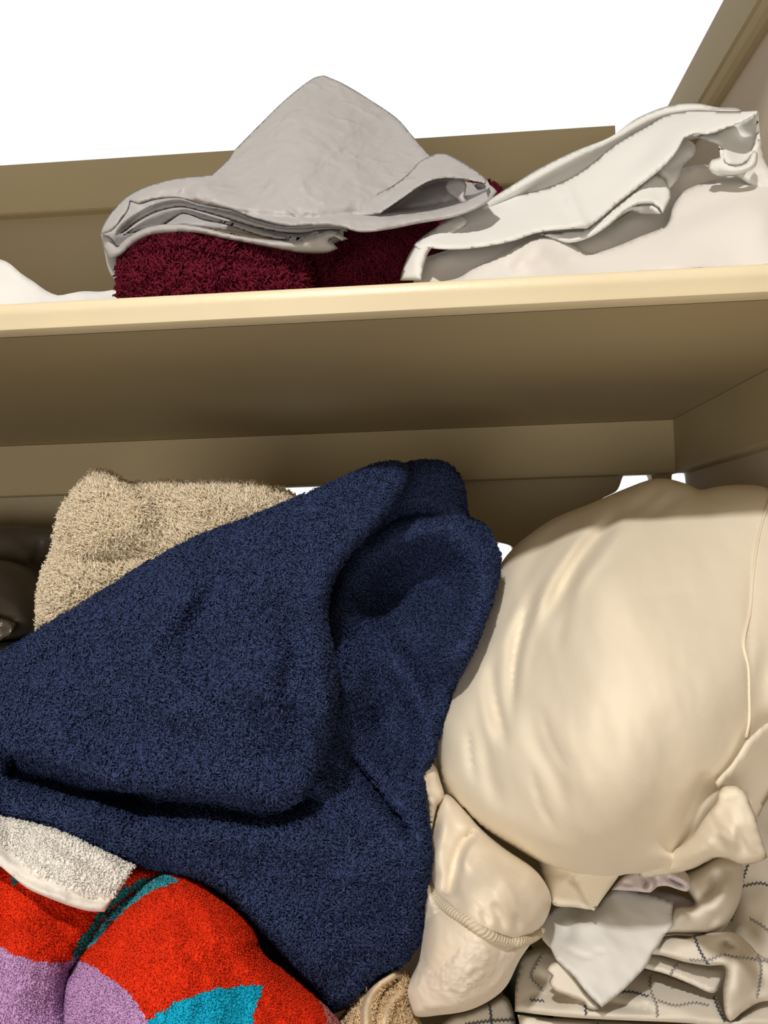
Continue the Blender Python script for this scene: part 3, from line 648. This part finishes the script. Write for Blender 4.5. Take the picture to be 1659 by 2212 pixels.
# ---- white hand towel corner
def sides(L, line, wpx):       # distance helper for the woven border
    return seg_dist(L.P, crom(line, 10, False))[0] < wpx
wt = Layer([(-140, 1730), (-60, 1750), (20, 1770), (90, 1785), (160, 1810), (210, 1835), (292, 1872, 'c'), (275, 1893), (256, 1922), (240, 1948), (226, 1970, 'c'), (190, 1968), (150, 1957), (105, 1940), (60, 1920), (25, 1892), (-5, 1868), (-60, 1845), (-150, 1810)],
           [(-60, 1760, .472), (100, 1790, .475), (292, 1872, .472), (226, 1970, .456), (60, 1915, .446), (-60, 1845, .448), (130, 1870, .454)], thick=.008, er=10, drop=.004, step=6,
           feats=[('valley', [(-20, 1842), (40, 1888), (110, 1918), (180, 1938), (235, 1945)], 6, .0022, .02), ('crease', [(20, 1785), (18, 1830), (30, 1880)], 12, .004)],
           noise=[(.0018, 40, 3, .5, 1.5)])
cen = wt.P[wt.T].mean(1)
band = seg_dist(cen, crom([(-60, 1845), (-5, 1868), (25, 1892), (60, 1920), (105, 1940), (150, 1957), (190, 1968), (226, 1970)], 10, False))[0] < 36
wt.mi[:wt.nfront][band] = 1
M_wband = node_mat('white_woven_band', (0.86, 0.83, 0.78), 0.8, weave=0.5, wscale=500)
tu = tufts(wt, 2.0e6, .0022, .0011, lean=.7, seed=51, curl=.5, clump=.5)
keep = tu[2] == 0; tu = (tu[0], tu[1][keep], tu[2][keep])
ot = join('towel', [wt], [M_wterry, M_wband], extra=[tu])
tag(ot, 'small white towel corner with a flat woven border, lying on the red towel', 'towel')

# ---- red patterned beach towel
def paint(L, polys):
    c = L.P[L.T].mean(1); c = c+1.6*np.stack([vnoise(c, 8, 3), vnoise(c, 8, 4)], 1)
    for poly, m in polys:
        L.mi[:L.nfront][inside(c, crom(poly, 8))] = m
rl = Layer([(-200, 1830), (-60, 1830), (100, 1840), (300, 1860), (365, 1885), (330, 1910), (290, 1935), (250, 1962), (222, 1995), (195, 2035), (172, 2070), (150, 2110), (150, 2200), (160, 2300), (-60, 2320), (-240, 2320), (-260, 2100)],
           [(-60, 1840, .475), (300, 1870, .50), (222, 1990, .475), (150, 2150, .455), (150, 2300, .44), (-60, 2300, .425), (60, 1950, .458), (60, 2150, .432)], thick=.03, er=40, drop=.02, step=7,
           feats=[('ridge', [(90, 1960), (70, 2060), (60, 2200)], 60, .008), ('valley', [(-20, 1930), (0, 2000), (-10, 2060)], 24, .006)], noise=[(.002, 60, 3, 0, 1)])
paint(rl, [([(-300, 2030), (-80, 2040), (0, 2046), (30, 2062), (70, 2073), (120, 2077), (155, 2070), (180, 2050), (240, 2060), (240, 2340), (-300, 2340)], 1),
           ([(340, 1895), (300, 1915), (240, 1960), (205, 2010), (180, 2050), (160, 2070), (158, 2050), (185, 2010), (215, 1965), (250, 1930), (310, 1895)], 4),
           ([(25, 1895), (38, 1898), (42, 1906), (32, 1912), (24, 1905)], 4)])
rr = Layer([(388, 1880), (430, 1898), (465, 1930), (505, 1962), (535, 1992), (552, 2020), (560, 2050), (575, 2070), (610, 2095), (650, 2125), (690, 2160), (722, 2195), (745, 2235), (760, 2320), (130, 2320), (124, 2240), (126, 2180), (134, 2130), (150, 2100), (172, 2064), (196, 2026), (226, 1985), (265, 1950), (310, 1915), (350, 1888)],
           [(388, 1885, .475), (226, 1990, .468), (134, 2130, .450), (130, 2300, .435), (350, 2050, .432), (400, 2200, .418), (560, 2050, .47), (745, 2235, .47), (700, 2310, .45), (400, 2310, .405)], thick=.05, er=55, drop=.026, step=7,
           feats=[('ridge', [(250, 2010), (330, 1950), (400, 1920)], 26, .005), ('ridge', [(420, 1940), (500, 2040), (620, 2150)], 50, .006)], noise=[(.002, 60, 6, .4, 1)])
paint(rr, [([(172, 2074), (192, 2085), (225, 2105), (262, 2128), (285, 2150), (305, 2185), (325, 2215), (330, 2340), (90, 2340), (90, 2120), (150, 2074)], 1),
           ([(290, 2240), (318, 2210), (340, 2192), (370, 2172), (410, 2155), (450, 2140), (490, 2132), (530, 2129), (568, 2128, 'c'), (560, 2155), (550, 2185), (547, 2220), (540, 2340), (290, 2340)], 2),
           ([(690, 2160), (700, 2190), (706, 2220), (716, 2340), (800, 2340), (760, 2200), (720, 2170)], 3),
           ([(372, 1893), (385, 1905), (350, 1918), (310, 1938), (275, 1965), (245, 1992), (220, 2020), (195, 2050), (185, 2052), (200, 2022), (226, 1985), (265, 1950), (310, 1915), (345, 1893)], 4)])
rgd = np.random.default_rng(5)
for L in (rr,):
    c = L.P[L.T].mean(1); m4 = L.mi[:L.nfront] == 4
    bl = m4 & (vnoise(c, 9, 8) > -0.5); L.mi[:L.nfront][bl] = 5
    L.mi[:L.nfront][m4 & (vnoise(c, 7, 18) > 0.62)] = 6
M_blue2 = node_mat('blue_fleck_terry', (0.08, 0.55, 0.68), 0.9, spec=0.08, trans=0.1)
M_crim = node_mat('crimson_fleck_terry', (0.45, 0.03, 0.08), 0.9, spec=0.08, trans=0.1)
tp = dict(length=.0015, width=.00105, lean=.45, curl=.8, clump=.25)
orr = join('towel', [rl, rr], [M_red, M_lilac, M_blue, M_pink, M_teal, M_blue2, M_crim], extra=[tufts(rl, 2.1e6, seed=61, **tp), tufts(rr, 2.1e6, seed=62, **tp)])
tag(orr, 'red terry beach towel with lilac and turquoise shapes in the lower left', 'towel')

# ---- big cream pillow
p_outl = [(1000, 1420), (980, 1465), (962, 1513), (944, 1549), (940, 1580), (941, 1613), (950, 1682), (978, 1728), (1037, 1787), (1106, 1828), (1174, 1865), (1243, 1888), (1312, 1897), (1357, 1888), (1449, 1885), (1500, 1872), (1545, 1850), (1600, 1780), (1632, 1760), (1665, 1715), (1710, 1600), (1740, 1450), (1735, 1300), (1715, 1150), (1680, 1075), (1650, 1052), (1600, 1047), (1550, 1051), (1512, 1058), (1485, 1046), (1440, 1034), (1405, 1036), (1340, 1060), (1275, 1088), (1200, 1118), (1150, 1150), (1108, 1185), (1080, 1222), (1050, 1300), (1020, 1370)]
p_main = Layer(p_outl,
               [(1000, 1420, .60), (941, 1600, .56), (1037, 1787, .53), (1312, 1890, .505), (1550, 1850, .52), (1710, 1600, .54), (1730, 1300, .58), (1650, 1060, .68), (1440, 1040, .72), (1200, 1120, .71), (1080, 1225, .68),
                (1300, 1500, .465), (1300, 1250, .555), (1450, 1700, .465), (1150, 1650, .49), (1500, 1300, .545), (1300, 1800, .475), (1120, 1400, .57), (1560, 1500, .49)],
               thick=.11, er=60, drop=.035, step=9,
               feats=[('valley', [(1350, 1095), (1300, 1150), (1245, 1215), (1205, 1290), (1185, 1350)], 17, .020, .3), ('ridge', [(1300, 1110), (1235, 1190), (1175, 1290), (1150, 1400)], 15, .008, .3), ('ridge', [(1385, 1105), (1320, 1185), (1262, 1250), (1225, 1330)], 11, .006, .3), ('crease', [(1345, 1115), (1290, 1185), (1230, 1265), (1205, 1340)], 7, .003), ('crease', [(1190, 1220), (1140, 1300), (1112, 1400), (1104, 1500), (1110, 1600)], 8, .007), ('ridge', [(1215, 1230), (1160, 1320), (1132, 1420), (1126, 1520)], 11, .004), ('crease', [(1160, 1500), (1190, 1600), (1240, 1690)], 9, .003), ('crease', [(1140, 1640), (1170, 1740), (1210, 1810)], 9, .003), ('valley', [(1075, 1300), (1040, 1400), (1020, 1480)], 14, .006), ('crease', [(1010, 1560), (1016, 1640), (1030, 1700)], 5, .004), ('crease', [(1062, 1420), (1072, 1520), (1100, 1640)], 8, .005), ('ridge', [(1040, 1430), (1046, 1530), (1070, 1650)], 12, .003), ('ridge', [(1370, 1100), (1320, 1160), (1270, 1210)], 16, .007),
                      ('valley', [(1180, 1270), (1130, 1360), (1110, 1450), (1105, 1560)], 11, .006), ('valley', [(1080, 1380), (1060, 1450), (1065, 1520), (1100, 1620)], 16, .007),
                      ('ridge', [(1150, 1260), (1095, 1370), (1085, 1450)], 14, .005), ('valley', [(1270, 1220), (1222, 1320), (1200, 1430)], 14, .004), 
                      ('valley', [(1140, 1500), (1160, 1600), (1210, 1700), (1230, 1800)], 20, .004), ('valley', [(1040, 1560), (1060, 1680), (1090, 1760)], 18, .004),
                      ('valley', [(1400, 1460), (1445, 1620), (1430, 1800)], 34, .0028), ('valley', [(1290, 1480), (1310, 1660), (1300, 1840)], 30, .002),
                      ('valley', [(1440, 1040), (1400, 1080), (1340, 1120)], 14, .006), ('valley', [(1500, 1055), (1420, 1100), (1370, 1130)], 16, .005),
                      ('valley', [(1240, 1110), (1160, 1200), (1110, 1290)], 16, .006), ('crease', [(1330, 1300), (1480, 1280), (1560, 1290)], 8, .0012),
                      ('crease', [(1632, 1100), (1625, 1250), (1618, 1400), (1622, 1560), (1612, 1600)], 9, .004),
                      ('valley', [(1660, 1380), (1640, 1500), (1650, 1620)], 24, .006), ('valley', [(1545, 1680), (1500, 1740), (1470, 1810), (1440, 1850)], 20, .010, .1), ('ridge', [(1330, 1880), (1450, 1860), (1540, 1840)], 24, .008)],
               noise=[(.0018, 110, 71, 1.2, 2.2), (.0006, 40, 72, 1.4, 2.5)])
p_flapin = Layer([(1612, 1600, 'c'), (1580, 1650), (1545, 1690), (1550, 1702), (1600, 1716), (1632, 1768), (1650, 1740), (1690, 1660), (1700, 1560), (1660, 1560)],
                 [(1612, 1600, .485), (1545, 1690, .475), (1632, 1768, .50), (1690, 1640, .52)], thick=.006, er=10, drop=.004, step=8)
p_flap = Layer([(1552, 1712, 'c'), (1562, 1700), (1580, 1697), (1598, 1700), (1614, 1720), (1624, 1745), (1634, 1770), (1642, 1800), (1652, 1830), (1658, 1852, 'c'), (1640, 1862), (1605, 1868), (1575, 1858), (1548, 1852), (1500, 1875), (1449, 1888), (1380, 1892), (1400, 1850), (1450, 1838), (1490, 1812), (1520, 1770), (1545, 1735)],
               [(1552, 1712, .465), (1600, 1702, .462), (1658, 1852, .455), (1605, 1865, .455), (1449, 1885, .505), (1390, 1870, .53), (1520, 1800, .472), (1590, 1790, .448)], thick=.008, er=13, drop=.006, step=7,
               feats=[('valley', [(1575, 1770), (1600, 1810), (1620, 1855)], 8, .003), ('ridge', [(1590, 1720), (1585, 1780), (1570, 1850)], 20, .004), ('valley', [(1555, 1722), (1600, 1718)], 5, .002), ('ridge', [(1440, 1870), (1520, 1830), (1560, 1770)], 20, .006)],
               noise=[(.0015, 26, 75, 1.0, 2)])
rp = bpy.data.objects.new('pillow', None); COL.objects.link(rp); rp.location = tuple(at(1320, 1850, .56))
tag(rp, 'big plump cream pillow in a cotton case leaning on the right', 'pillow')
under(rp, join('pillow_body', [p_main], [M_cream]))
under(rp, join('case_flap', [p_flapin, p_flap], [M_cream]))
s1 = seam('seam', p_main, [(1668, 1060), (1650, 1115), (1637, 1170), (1626, 1250), (1620, 1320), (1608, 1375), (1607, 1400), (1616, 1440), (1618, 1500), (1618, 1560), (1611, 1595)], .0011, M_creamseam, None, off=.0006)
under(rp, s1); s1['label'] = 'raised piped seam down the right side'

# ---- ivory cushion with twisted cord
cu = Layer([(948, 1728), (935, 1790), (924, 1850), (919, 1890), (916, 1930), (913, 2014), (905, 2075), (886, 2115), (878, 2140), (884, 2170), (894, 2196, 'c'), (948, 2193), (1011, 2183), (1060, 2160), (1094, 2130), (1123, 2073), (1150, 2034), (1172, 2000), (1188, 1965), (1190, 1935), (1170, 1895), (1143, 1868), (1094, 1835), (1045, 1796), (1000, 1745), (965, 1715)],
           [(948, 1728, .54), (916, 1930, .515), (880, 2140, .495), (894, 2190, .49), (1060, 2160, .495), (1172, 2000, .505), (1190, 1940, .51), (1094, 1835, .52), (1030, 1950, .475), (1000, 2080, .470), (1090, 1900, .485)],
           thick=.08, er=34, drop=.022, step=7,
           feats=[('crease', [(923, 1885), (940, 1935), (968, 1962), (1011, 1991), (1055, 2018), (1094, 2032), (1133, 2030), (1168, 2010)], 12, .006, .02),
                  ('valley', [(1030, 1795), (1000, 1820), (985, 1860), (968, 1935)], 12, .012, .08), ('ridge', [(1050, 1800), (1010, 1840), (995, 1900)], 16, .008), ('ridge', [(965, 1745), (950, 1830), (940, 1900)], 18, .006),
                  ('valley', [(1090, 2020), (1080, 1980), (1055, 1940)], 8, .004), ('valley', [(1120, 2020), (1115, 1970)], 7, .003), ('valley', [(1060, 2000), (1035, 1965)], 7, .003), ('valley', [(1040, 1830), (1100, 1870), (1160, 1890)], 16, .006)],
           noise=[(.002, 40, 81, 1.0, 2)])
cc = cu.P[cu.T].mean(1)
low = inside(cc, crom([(900, 1880), (923, 1885), (940, 1935), (968, 1962), (1011, 1991), (1055, 2018), (1094, 2032), (1133, 2030), (1168, 2010), (1220, 1995), (1220, 2250), (860, 2250), (860, 1900)], 9))
def emb(P, D):                  # raised floral scrolls woven into the lower panel
    m = inside(P, np.array([(905, 1920), (950, 1970), (1050, 2030), (1060, 2060), (1040, 2120), (1000, 2150), (900, 2130), (890, 2080)], float))
    v = np.abs(vnoise(P, 17, 91)); w = np.abs(vnoise(P, 11, 92))
    return D-m*.0010*(np.exp(-(v/.13)**2)+.7*np.exp(-(w/.15)**2))
cu.mi[:cu.nfront][low] = 1
cu.fn = emb; cu.step = 5
cu2 = Layer([(918, 1640, 'c'), (905, 1670), (915, 1700), (925, 1740), (930, 1800), (945, 1740), (960, 1722), (952, 1690), (940, 1655)], [(918, 1640, .545), (925, 1740, .535), (930, 1800, .53), (952, 1690, .55)], thick=.02, er=10, drop=.008, step=6, noise=[(.003, 16, 4, 1.2, 2)])
jq = Layer([(920, 1895), (940, 1940), (968, 1968), (1011, 1997), (1055, 2024), (1094, 2038), (1133, 2036), (1160, 2022), (1145, 2040), (1123, 2073), (1094, 2130), (1060, 2160), (1011, 2183), (948, 2193), (897, 2195), (886, 2170), (880, 2140), (888, 2115), (906, 2075), (914, 2014), (916, 1940)],
           [(920, 1900, .505), (1011, 1997, .474), (1160, 2022, .497), (1094, 2130, .49), (897, 2190, .488), (882, 2140, .492), (1000, 2090, .4665), (913, 2014, .505)], thick=.02, er=26, drop=.012, step=4.5, fn=emb, noise=[(.001, 40, 81, 1.0, 2)])
rc = bpy.data.objects.new('cushion', None); COL.objects.link(rc); rc.location = tuple(at(1000, 2180, .52))
tag(rc, 'small ivory satin cushion edged with twisted cord, below left of the big pillow', 'cushion')
under(rc, join('cushion_body', [cu, cu2], [M_silk, M_silk]))
x = under(rc, join('embroidered_panel', [jq], [M_jacq])); x['label'] = 'ivory panel with raised floral stitching'
V, Fc = twisted(on(cu, [(922, 1868), (926, 1900), (938, 1934), (967, 1961), (1011, 1991), (1055, 2019), (1094, 2033), (1133, 2031), (1158, 2019), (1170, 2006)], 4, .0022), .0017, .0017, .0085)
x = under(rc, link_mesh('cord_trim', V, Fc, M_rope)); x['label'] = 'twisted ivory cord'

SHIFT = 0.022
# ---- cream pillowcase end hanging below the pillow
cf = Layer([(1160, 1860, 'c'), (1172, 1900), (1186, 1930), (1195, 1955), (1240, 1960), (1284, 1967, 'c'), (1306, 1935), (1330, 1902), (1345, 1880, 'c'), (1280, 1870), (1200, 1850)],
           [(1160, 1860, .53), (1195, 1955, .515), (1284, 1967, .500), (1345, 1880, .51), (1240, 1900, .51)], thick=.006, er=8, drop=.004, step=7,
           feats=[('crease', [(1238, 1895), (1262, 1930), (1284, 1967)], 12, .008, .02), ('ridge', [(1180, 1895), (1235, 1915), (1270, 1950)], 16, .005)])
tag(join('pillowcase', [cf], [M_cream]), 'folded cream pillowcase corner poking out under the big pillow', 'pillowcase')

SHIFT = 0.045
# ---- white cloth in a triangle
tr = Layer([(1165, 2005, 'c'), (1190, 1965), (1215, 1950), (1255, 1958), (1284, 1962), (1310, 1935), (1335, 1915), (1380, 1925), (1420, 1935), (1455, 1948, 'c'), (1453, 1975), (1452, 2003), (1437, 2018), (1425, 2040), (1408, 2062), (1400, 2082), (1375, 2110), (1345, 2140), (1300, 2176, 'c'), (1270, 2148), (1235, 2105), (1200, 2072), (1190, 2050), (1172, 2030)],
           [(1165, 2005, .515), (1284, 1962, .512), (1455, 1948, .515), (1300, 2176, .452), (1400, 2080, .475), (1200, 2072, .475), (1300, 2040, .48)], thick=.005, er=9, drop=.003, step=7,
           feats=[('ridge', [(1220, 1970), (1250, 1990), (1290, 1985), (1330, 1950)], 24, .005), ('crease', [(1200, 2026), (1230, 2052), (1262, 2066), (1295, 2064)], 5, .003), ('crease', [(1275, 2056), (1312, 2054)], 4, .0016),
                  ('valley', [(1215, 1990), (1230, 2020), (1200, 2026)], 14, .004)], noise=[(.001, 50, 22, .8, 2)])
tag(join('napkin', [tr], [M_white]), 'white cotton cloth hanging to a triangular point over the stitched quilt', 'cloth')

# ---- lavender-white cloth, scrunched
lv = Layer([(1320, 1922, 'c'), (1345, 1895), (1372, 1880), (1400, 1870), (1450, 1868), (1478, 1880), (1492, 1902), (1494, 1916), (1484, 1926), (1466, 1922), (1440, 1914), (1420, 1916), (1405, 1928), (1380, 1926), (1350, 1924)],
           [(1320, 1922, .515), (1372, 1882, .52), (1480, 1880, .52), (1490, 1920, .505), (1400, 1920, .505)], thick=.01, er=9, drop=.006, step=5,
           feats=[('valley', [(1388, 1885), (1396, 1905), (1392, 1925)], 5, .008), ('ridge', [(1396, 1885), (1408, 1905), (1404, 1926)], 5, .006), ('valley', [(1412, 1890), (1424, 1908), (1412, 1922)], 5, .006), ('valley', [(1436, 1893), (1462, 1908), (1486, 1918)], 5, .008), ('ridge', [(1445, 1888), (1472, 1900), (1488, 1912)], 5, .006), ('valley', [(1340, 1905), (1370, 1915)], 5, .003)])
lv2 = Layer([(1350, 1918), (1400, 1922), (1450, 1930), (1500, 1945), (1530, 1965), (1510, 1985), (1460, 1995), (1440, 1990), (1400, 1960)], [(1350, 1918, .53), (1530, 1965, .525), (1450, 1990, .525), (1400, 1925, .53)], thick=.01, er=12, drop=.008, step=7)
tag(join('napkin', [lv, lv2], [M_lav]), 'scrunched lavender-white cloth squeezed just under the pillow hem', 'cloth')

# ---- ivory quilt with zigzag stitching, right
q_back = Layer([(1500, 1840), (1600, 1740), (1720, 1700), (1760, 1900), (1760, 2300), (1500, 2300), (1480, 2100), (1540, 2000), (1580, 1900)],
               [(1500, 1840, .60), (1720, 1700, .60), (1760, 2100, .55), (1540, 2000, .56), (1500, 2280, .52)], thick=.03, er=24, drop=.01, step=10,
               feats=[('ridge', [(1640, 1900), (1610, 2000), (1560, 2040)], 40, .01)], noise=[(.003, 70, 5, 1.2, 2)])
q_roll = Layer([(1440, 1900, 'c'), (1500, 1880), (1560, 1850), (1600, 1860), (1606, 1900), (1596, 1950), (1570, 2000), (1545, 2018), (1500, 2022), (1460, 2020), (1420, 2022), (1440, 1990), (1455, 1960), (1500, 1955), (1480, 1920)],
               [(1440, 1900, .53), (1560, 1855, .54), (1606, 1900, .535), (1545, 2018, .51), (1430, 2015, .505), (1510, 1970, .50)], thick=.04, er=24, drop=.018, step=7,
               feats=[('valley', [(1545, 1870), (1540, 1920), (1500, 1955)], 12, .010), ('ridge', [(1575, 1870), (1565, 1930), (1520, 1990)], 16, .008), ('crease', [(1520, 1965), (1545, 1985), (1520, 2018)], 10, .005), ('ridge', [(1450, 2000), (1490, 1965)], 14, .006)])
q_top = Layer([(1380, 2050, 'c'), (1425, 2028), (1450, 2022), (1480, 2026), (1500, 2020), (1550, 2012), (1590, 2016), (1620, 2040), (1640, 2062), (1700, 2090), (1720, 2140), (1690, 2160), (1640, 2165), (1600, 2190), (1578, 2206), (1566, 2190), (1562, 2140), (1566, 2088), (1530, 2086), (1480, 2078), (1430, 2064), (1395, 2060)],
              [(1380, 2050, .50), (1480, 2030, .50), (1590, 2020, .505), (1700, 2100, .51), (1578, 2200, .472), (1566, 2100, .48), (1450, 2065, .485)], thick=.012, er=16, drop=.010, step=7,
              feats=[('ridge', [(1575, 2030), (1592, 2070), (1590, 2140), (1580, 2190)], 26, .012), ('valley', [(1560, 2020), (1572, 2050), (1600, 2050)], 10, .008), ('ridge', [(1440, 2040), (1540, 2040)], 18, .005), ('valley', [(1625, 2060), (1640, 2110), (1625, 2160)], 14, .006)])
q_mid = Layer([(1370, 2085, 'c'), (1400, 2058), (1450, 2068), (1530, 2086), (1570, 2088), (1560, 2120), (1542, 2145), (1490, 2125), (1440, 2105), (1400, 2094)],
              [(1370, 2085, .50), (1400, 2060, .51), (1560, 2090, .505), (1542, 2145, .485), (1440, 2105, .49)], thick=.006, er=9, drop=.006, step=7)
q_bot = Layer([(1112, 2185, 'c'), (1113, 2130), (1120, 2090), (1130, 2060), (1180, 2045), (1240, 2075), (1380, 2090), (1440, 2108), (1490, 2128), (1545, 2150), (1575, 2205), (1640, 2170), (1720, 2150), (1760, 2200), (1760, 2225), (1650, 2216), (1560, 2216), (1480, 2210), (1400, 2206), (1300, 2202), (1220, 2197), (1150, 2190)],
              [(1112, 2185, .49), (1130, 2060, .53), (1380, 2090, .52), (1545, 2150, .50), (1760, 2200, .50), (1400, 2200, .465), (1200, 2190, .472), (1300, 2130, .485)], thick=.012, er=14, drop=.012, step=7,
              feats=[('crease', [(1120, 2178), (1150, 2150), (1250, 2160), (1340, 2172), (1450, 2190)], 10, .006), ('ridge', [(1190, 2100), (1240, 2130), (1280, 2160)], 30, .012), ('valley', [(1150, 2090), (1190, 2130), (1260, 2160)], 14, .008), ('ridge', [(1340, 2150), (1420, 2165), (1540, 2195)], 20, .006), ('valley', [(1398, 2162), (1390, 2190)], 8, .003)])
q_low = Layer([(1118, 2192, 'c'), (1200, 2200), (1300, 2206), (1450, 2214), (1560, 2220), (1660, 2218), (1760, 2225), (1760, 2320), (1180, 2320), (1130, 2240)],
              [(1118, 2192, .49), (1450, 2214, .475), (1760, 2225, .50), (1760, 2310, .48), (1180, 2310, .47)], thick=.03, er=10, drop=.008, step=10)
q_flap = Layer([(1180, 2095), (1192, 2080), (1206, 2076), (1230, 2092), (1262, 2135), (1288, 2165), (1295, 2180), (1270, 2178), (1262, 2165), (1225, 2150), (1196, 2138), (1186, 2120), (1192, 2108)],
               [(1180, 2095, .475), (1206, 2078, .478), (1290, 2175, .460), (1196, 2138, .468)], thick=.006, er=9, drop=.005, step=6)
rq = bpy.data.objects.new('quilt', None); COL.objects.link(rq); rq.location = tuple(at(1450, 2300, .52))
tag(rq, 'ivory quilt with grey zigzag stitching, folded thick in the lower right corner', 'quilt')
under(rq, join('quilt_cover', [q_back, q_roll, q_top, q_mid, q_bot, q_low, q_flap], [M_check]))
def zigzag(L, line, mat, amp=2.6, per=8.5, r=.00042):
    q = crom(line, 2.0, closed=False); s = np.r_[0, np.cumsum(np.linalg.norm(np.diff(q, axis=0), axis=1))]
    k = int(s[-1]/(per/2)); u = np.linspace(0, s[-1], k+1); c = np.stack([np.interp(u, s, q[:, i]) for i in (0, 1)], 1)
    t = np.gradient(c, axis=0); t /= np.linalg.norm(t, axis=1)[:, None]; nn = np.stack([-t[:, 1], t[:, 0]], 1)
    c = c+nn*(amp*np.where(np.arange(k+1) % 2, 1, -1))[:, None]
    u2 = np.linspace(0, k, 3*k+1); c2 = np.stack([np.interp(u2, np.arange(k+1), c[:, i]) for i in (0, 1)], 1)
    V, Fc = tube(at(c2[:, 0], c2[:, 1], L.depth(c2)-.0006), r, 5)
    o = link_mesh('zigzag_stitching', V, Fc, mat); return o
for L, line, m in [
    (q_back, [(1618, 1862), (1600, 1915), (1590, 1955), (1578, 1990)], M_stitch),
    (q_back, [(1600, 1916), (1640, 1908), (1665, 1914)], M_stitch),
    (q_back, [(1620, 1984), (1650, 2002), (1680, 2030)], M_stitch2),
    (q_top, [(1500, 2022), (1508, 2045), (1520, 2068), (1530, 2084)], M_stitch),
    (q_top, [(1490, 2074), (1530, 2074), (1562, 2062), (1580, 2066), (1640, 2074), (1690, 2080)], M_stitch2),
    (q_top, [(1636, 2062), (1644, 2090), (1640, 2130), (1634, 2155)], M_stitch2),
    (q_mid, [(1476, 2076), (1456, 2092), (1448, 2108)], M_stitch2),
    (q_bot, [(1542, 2152), (1552, 2180), (1566, 2206)], M_stitch),
    (q_bot, [(1405, 2106), (1406, 2140), (1418, 2170), (1420, 2196)], M_stitch2),
    (q_bot, [(1325, 2146), (1360, 2142), (1400, 2152)], M_stitch),
    (q_bot, [(1422, 2162), (1460, 2172), (1500, 2166), (1530, 2172)], M_stitch2),
    (q_bot, [(1172, 2062), (1158, 2084), (1146, 2112), (1164, 2130), (1172, 2142)], M_stitch2),
    (q_bot, [(1145, 2160), (1175, 2162)], M_stitch),
    (q_bot, [(1264, 2170), (1266, 2192)], M_stitch),
    (q_low, [(1290, 2210), (1286, 2240)], M_stitch)]:
    under(rq, zigzag(L, line, m))

# ---- second stitched sheet, lower, and what fills the gaps
k_ = Layer([(975, 2196), (1010, 2186), (1060, 2165), (1090, 2150), (1105, 2170), (1112, 2200), (1125, 2260), (1130, 2320), (930, 2320), (940, 2230)],
           [(975, 2196, .515), (1090, 2150, .53), (1125, 2260, .51), (930, 2310, .49)], thick=.02, er=12, drop=.006, step=8)
rk = bpy.data.objects.new('quilt', None); COL.objects.link(rk); rk.location = tuple(at(1030, 2300, .52))
tag(rk, 'piece of stitched quilt showing below the ivory cushion, at the bottom edge', 'quilt')
under(rk, join('quilt_cover', [k_], [M_check]))
under(rk, zigzag(k_, [(1056, 2168), (1060, 2190), (1062, 2230)], M_stitch)); under(rk, zigzag(k_, [(1005, 2214), (1060, 2206), (1110, 2204)], M_stitch))
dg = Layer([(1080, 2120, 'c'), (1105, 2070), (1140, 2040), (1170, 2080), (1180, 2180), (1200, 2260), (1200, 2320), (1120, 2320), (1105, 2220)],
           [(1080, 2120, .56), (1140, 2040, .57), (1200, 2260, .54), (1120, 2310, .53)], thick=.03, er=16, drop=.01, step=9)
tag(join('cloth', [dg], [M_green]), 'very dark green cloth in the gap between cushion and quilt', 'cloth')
dr = Layer([(1600, 1700), (1680, 1660), (1760, 1700), (1760, 1840), (1640, 1860), (1600, 1800)], [(1600, 1700, .63), (1760, 1700, .63), (1760, 1840, .62), (1600, 1850, .62)], thick=.03, er=16, drop=.01, step=12)  # added sheet; its dark colour stands in for a shaded gap
tag(join('cloth', [dr], [node_mat('dark_gap_filler', (0.05, 0.055, 0.045), 0.8)]), 'added dark olive sheet standing in for the dark gap right of the pillow corner', 'cloth')
bc = Layer([(835, 2105, 'c'), (855, 2080), (885, 2055), (925, 2010), (935, 2060), (915, 2100), (892, 2125), (870, 2120)],
           [(835, 2105, .54), (925, 2010, .55), (892, 2125, .52), (870, 2080, .54)], thick=.015, er=12, drop=.008, step=7)
tag(join('cloth', [bc], [M_offwhite]), 'beige cloth tucked between the navy blanket and the ivory cushion', 'cloth')

SHIFT = 0.0
# ---- tan towel, rolled
tn = Layer([(720, 2225), (745, 2195), (765, 2160), (790, 2130), (820, 2104), (850, 2090), (875, 2098), (888, 2118), (884, 2145), (890, 2180), (905, 2215), (910, 2320), (720, 2320)],
           [(720, 2225, .50), (790, 2130, .505), (860, 2092, .51), (890, 2180, .505), (910, 2310, .48), (720, 2310, .475), (820, 2200, .478)], thick=.05, er=22, drop=.014, step=6,
           feats=[('ridge', [(860, 2098), (815, 2128), (792, 2170), (790, 2212), (792, 2300)], 10, .010, .05), ('valley', [(868, 2110), (832, 2145), (815, 2185), (815, 2230), (815, 2300)], 6, .010, .05),
                  ('ridge', [(880, 2135), (850, 2160), (832, 2200), (830, 2300)], 8, .007, .05), ('valley', [(842, 2095), (800, 2125), (775, 2170), (770, 2230)], 5, .006, .05), ('ridge', [(885, 2190), (872, 2225), (870, 2300)], 8, .006)],
           noise=[(.001, 30, 2, 0, 1)])
c = tn.P[tn.T].mean(1)
hem = (seg_dist(c, crom([(860, 2098), (815, 2128), (792, 2170), (790, 2212), (792, 2300)], 8, False))[0] < 13) | (seg_dist(c, crom([(880, 2135), (850, 2160), (832, 2200), (830, 2300)], 8, False))[0] < 6)
tn.mi[:tn.nfront][hem] = 1
tu = tufts(tn, 1.2e6, .0028, .0009, lean=.8, seed=71, curl=.6, clump=.5)
keep = tu[2] == 0; tu = (tu[0], tu[1][keep], tu[2][keep])
tag(join('towel', [tn], [M_tan, M_tanhem], extra=[tu]), 'tan rolled towel at the bottom between red towel and cushion', 'towel')
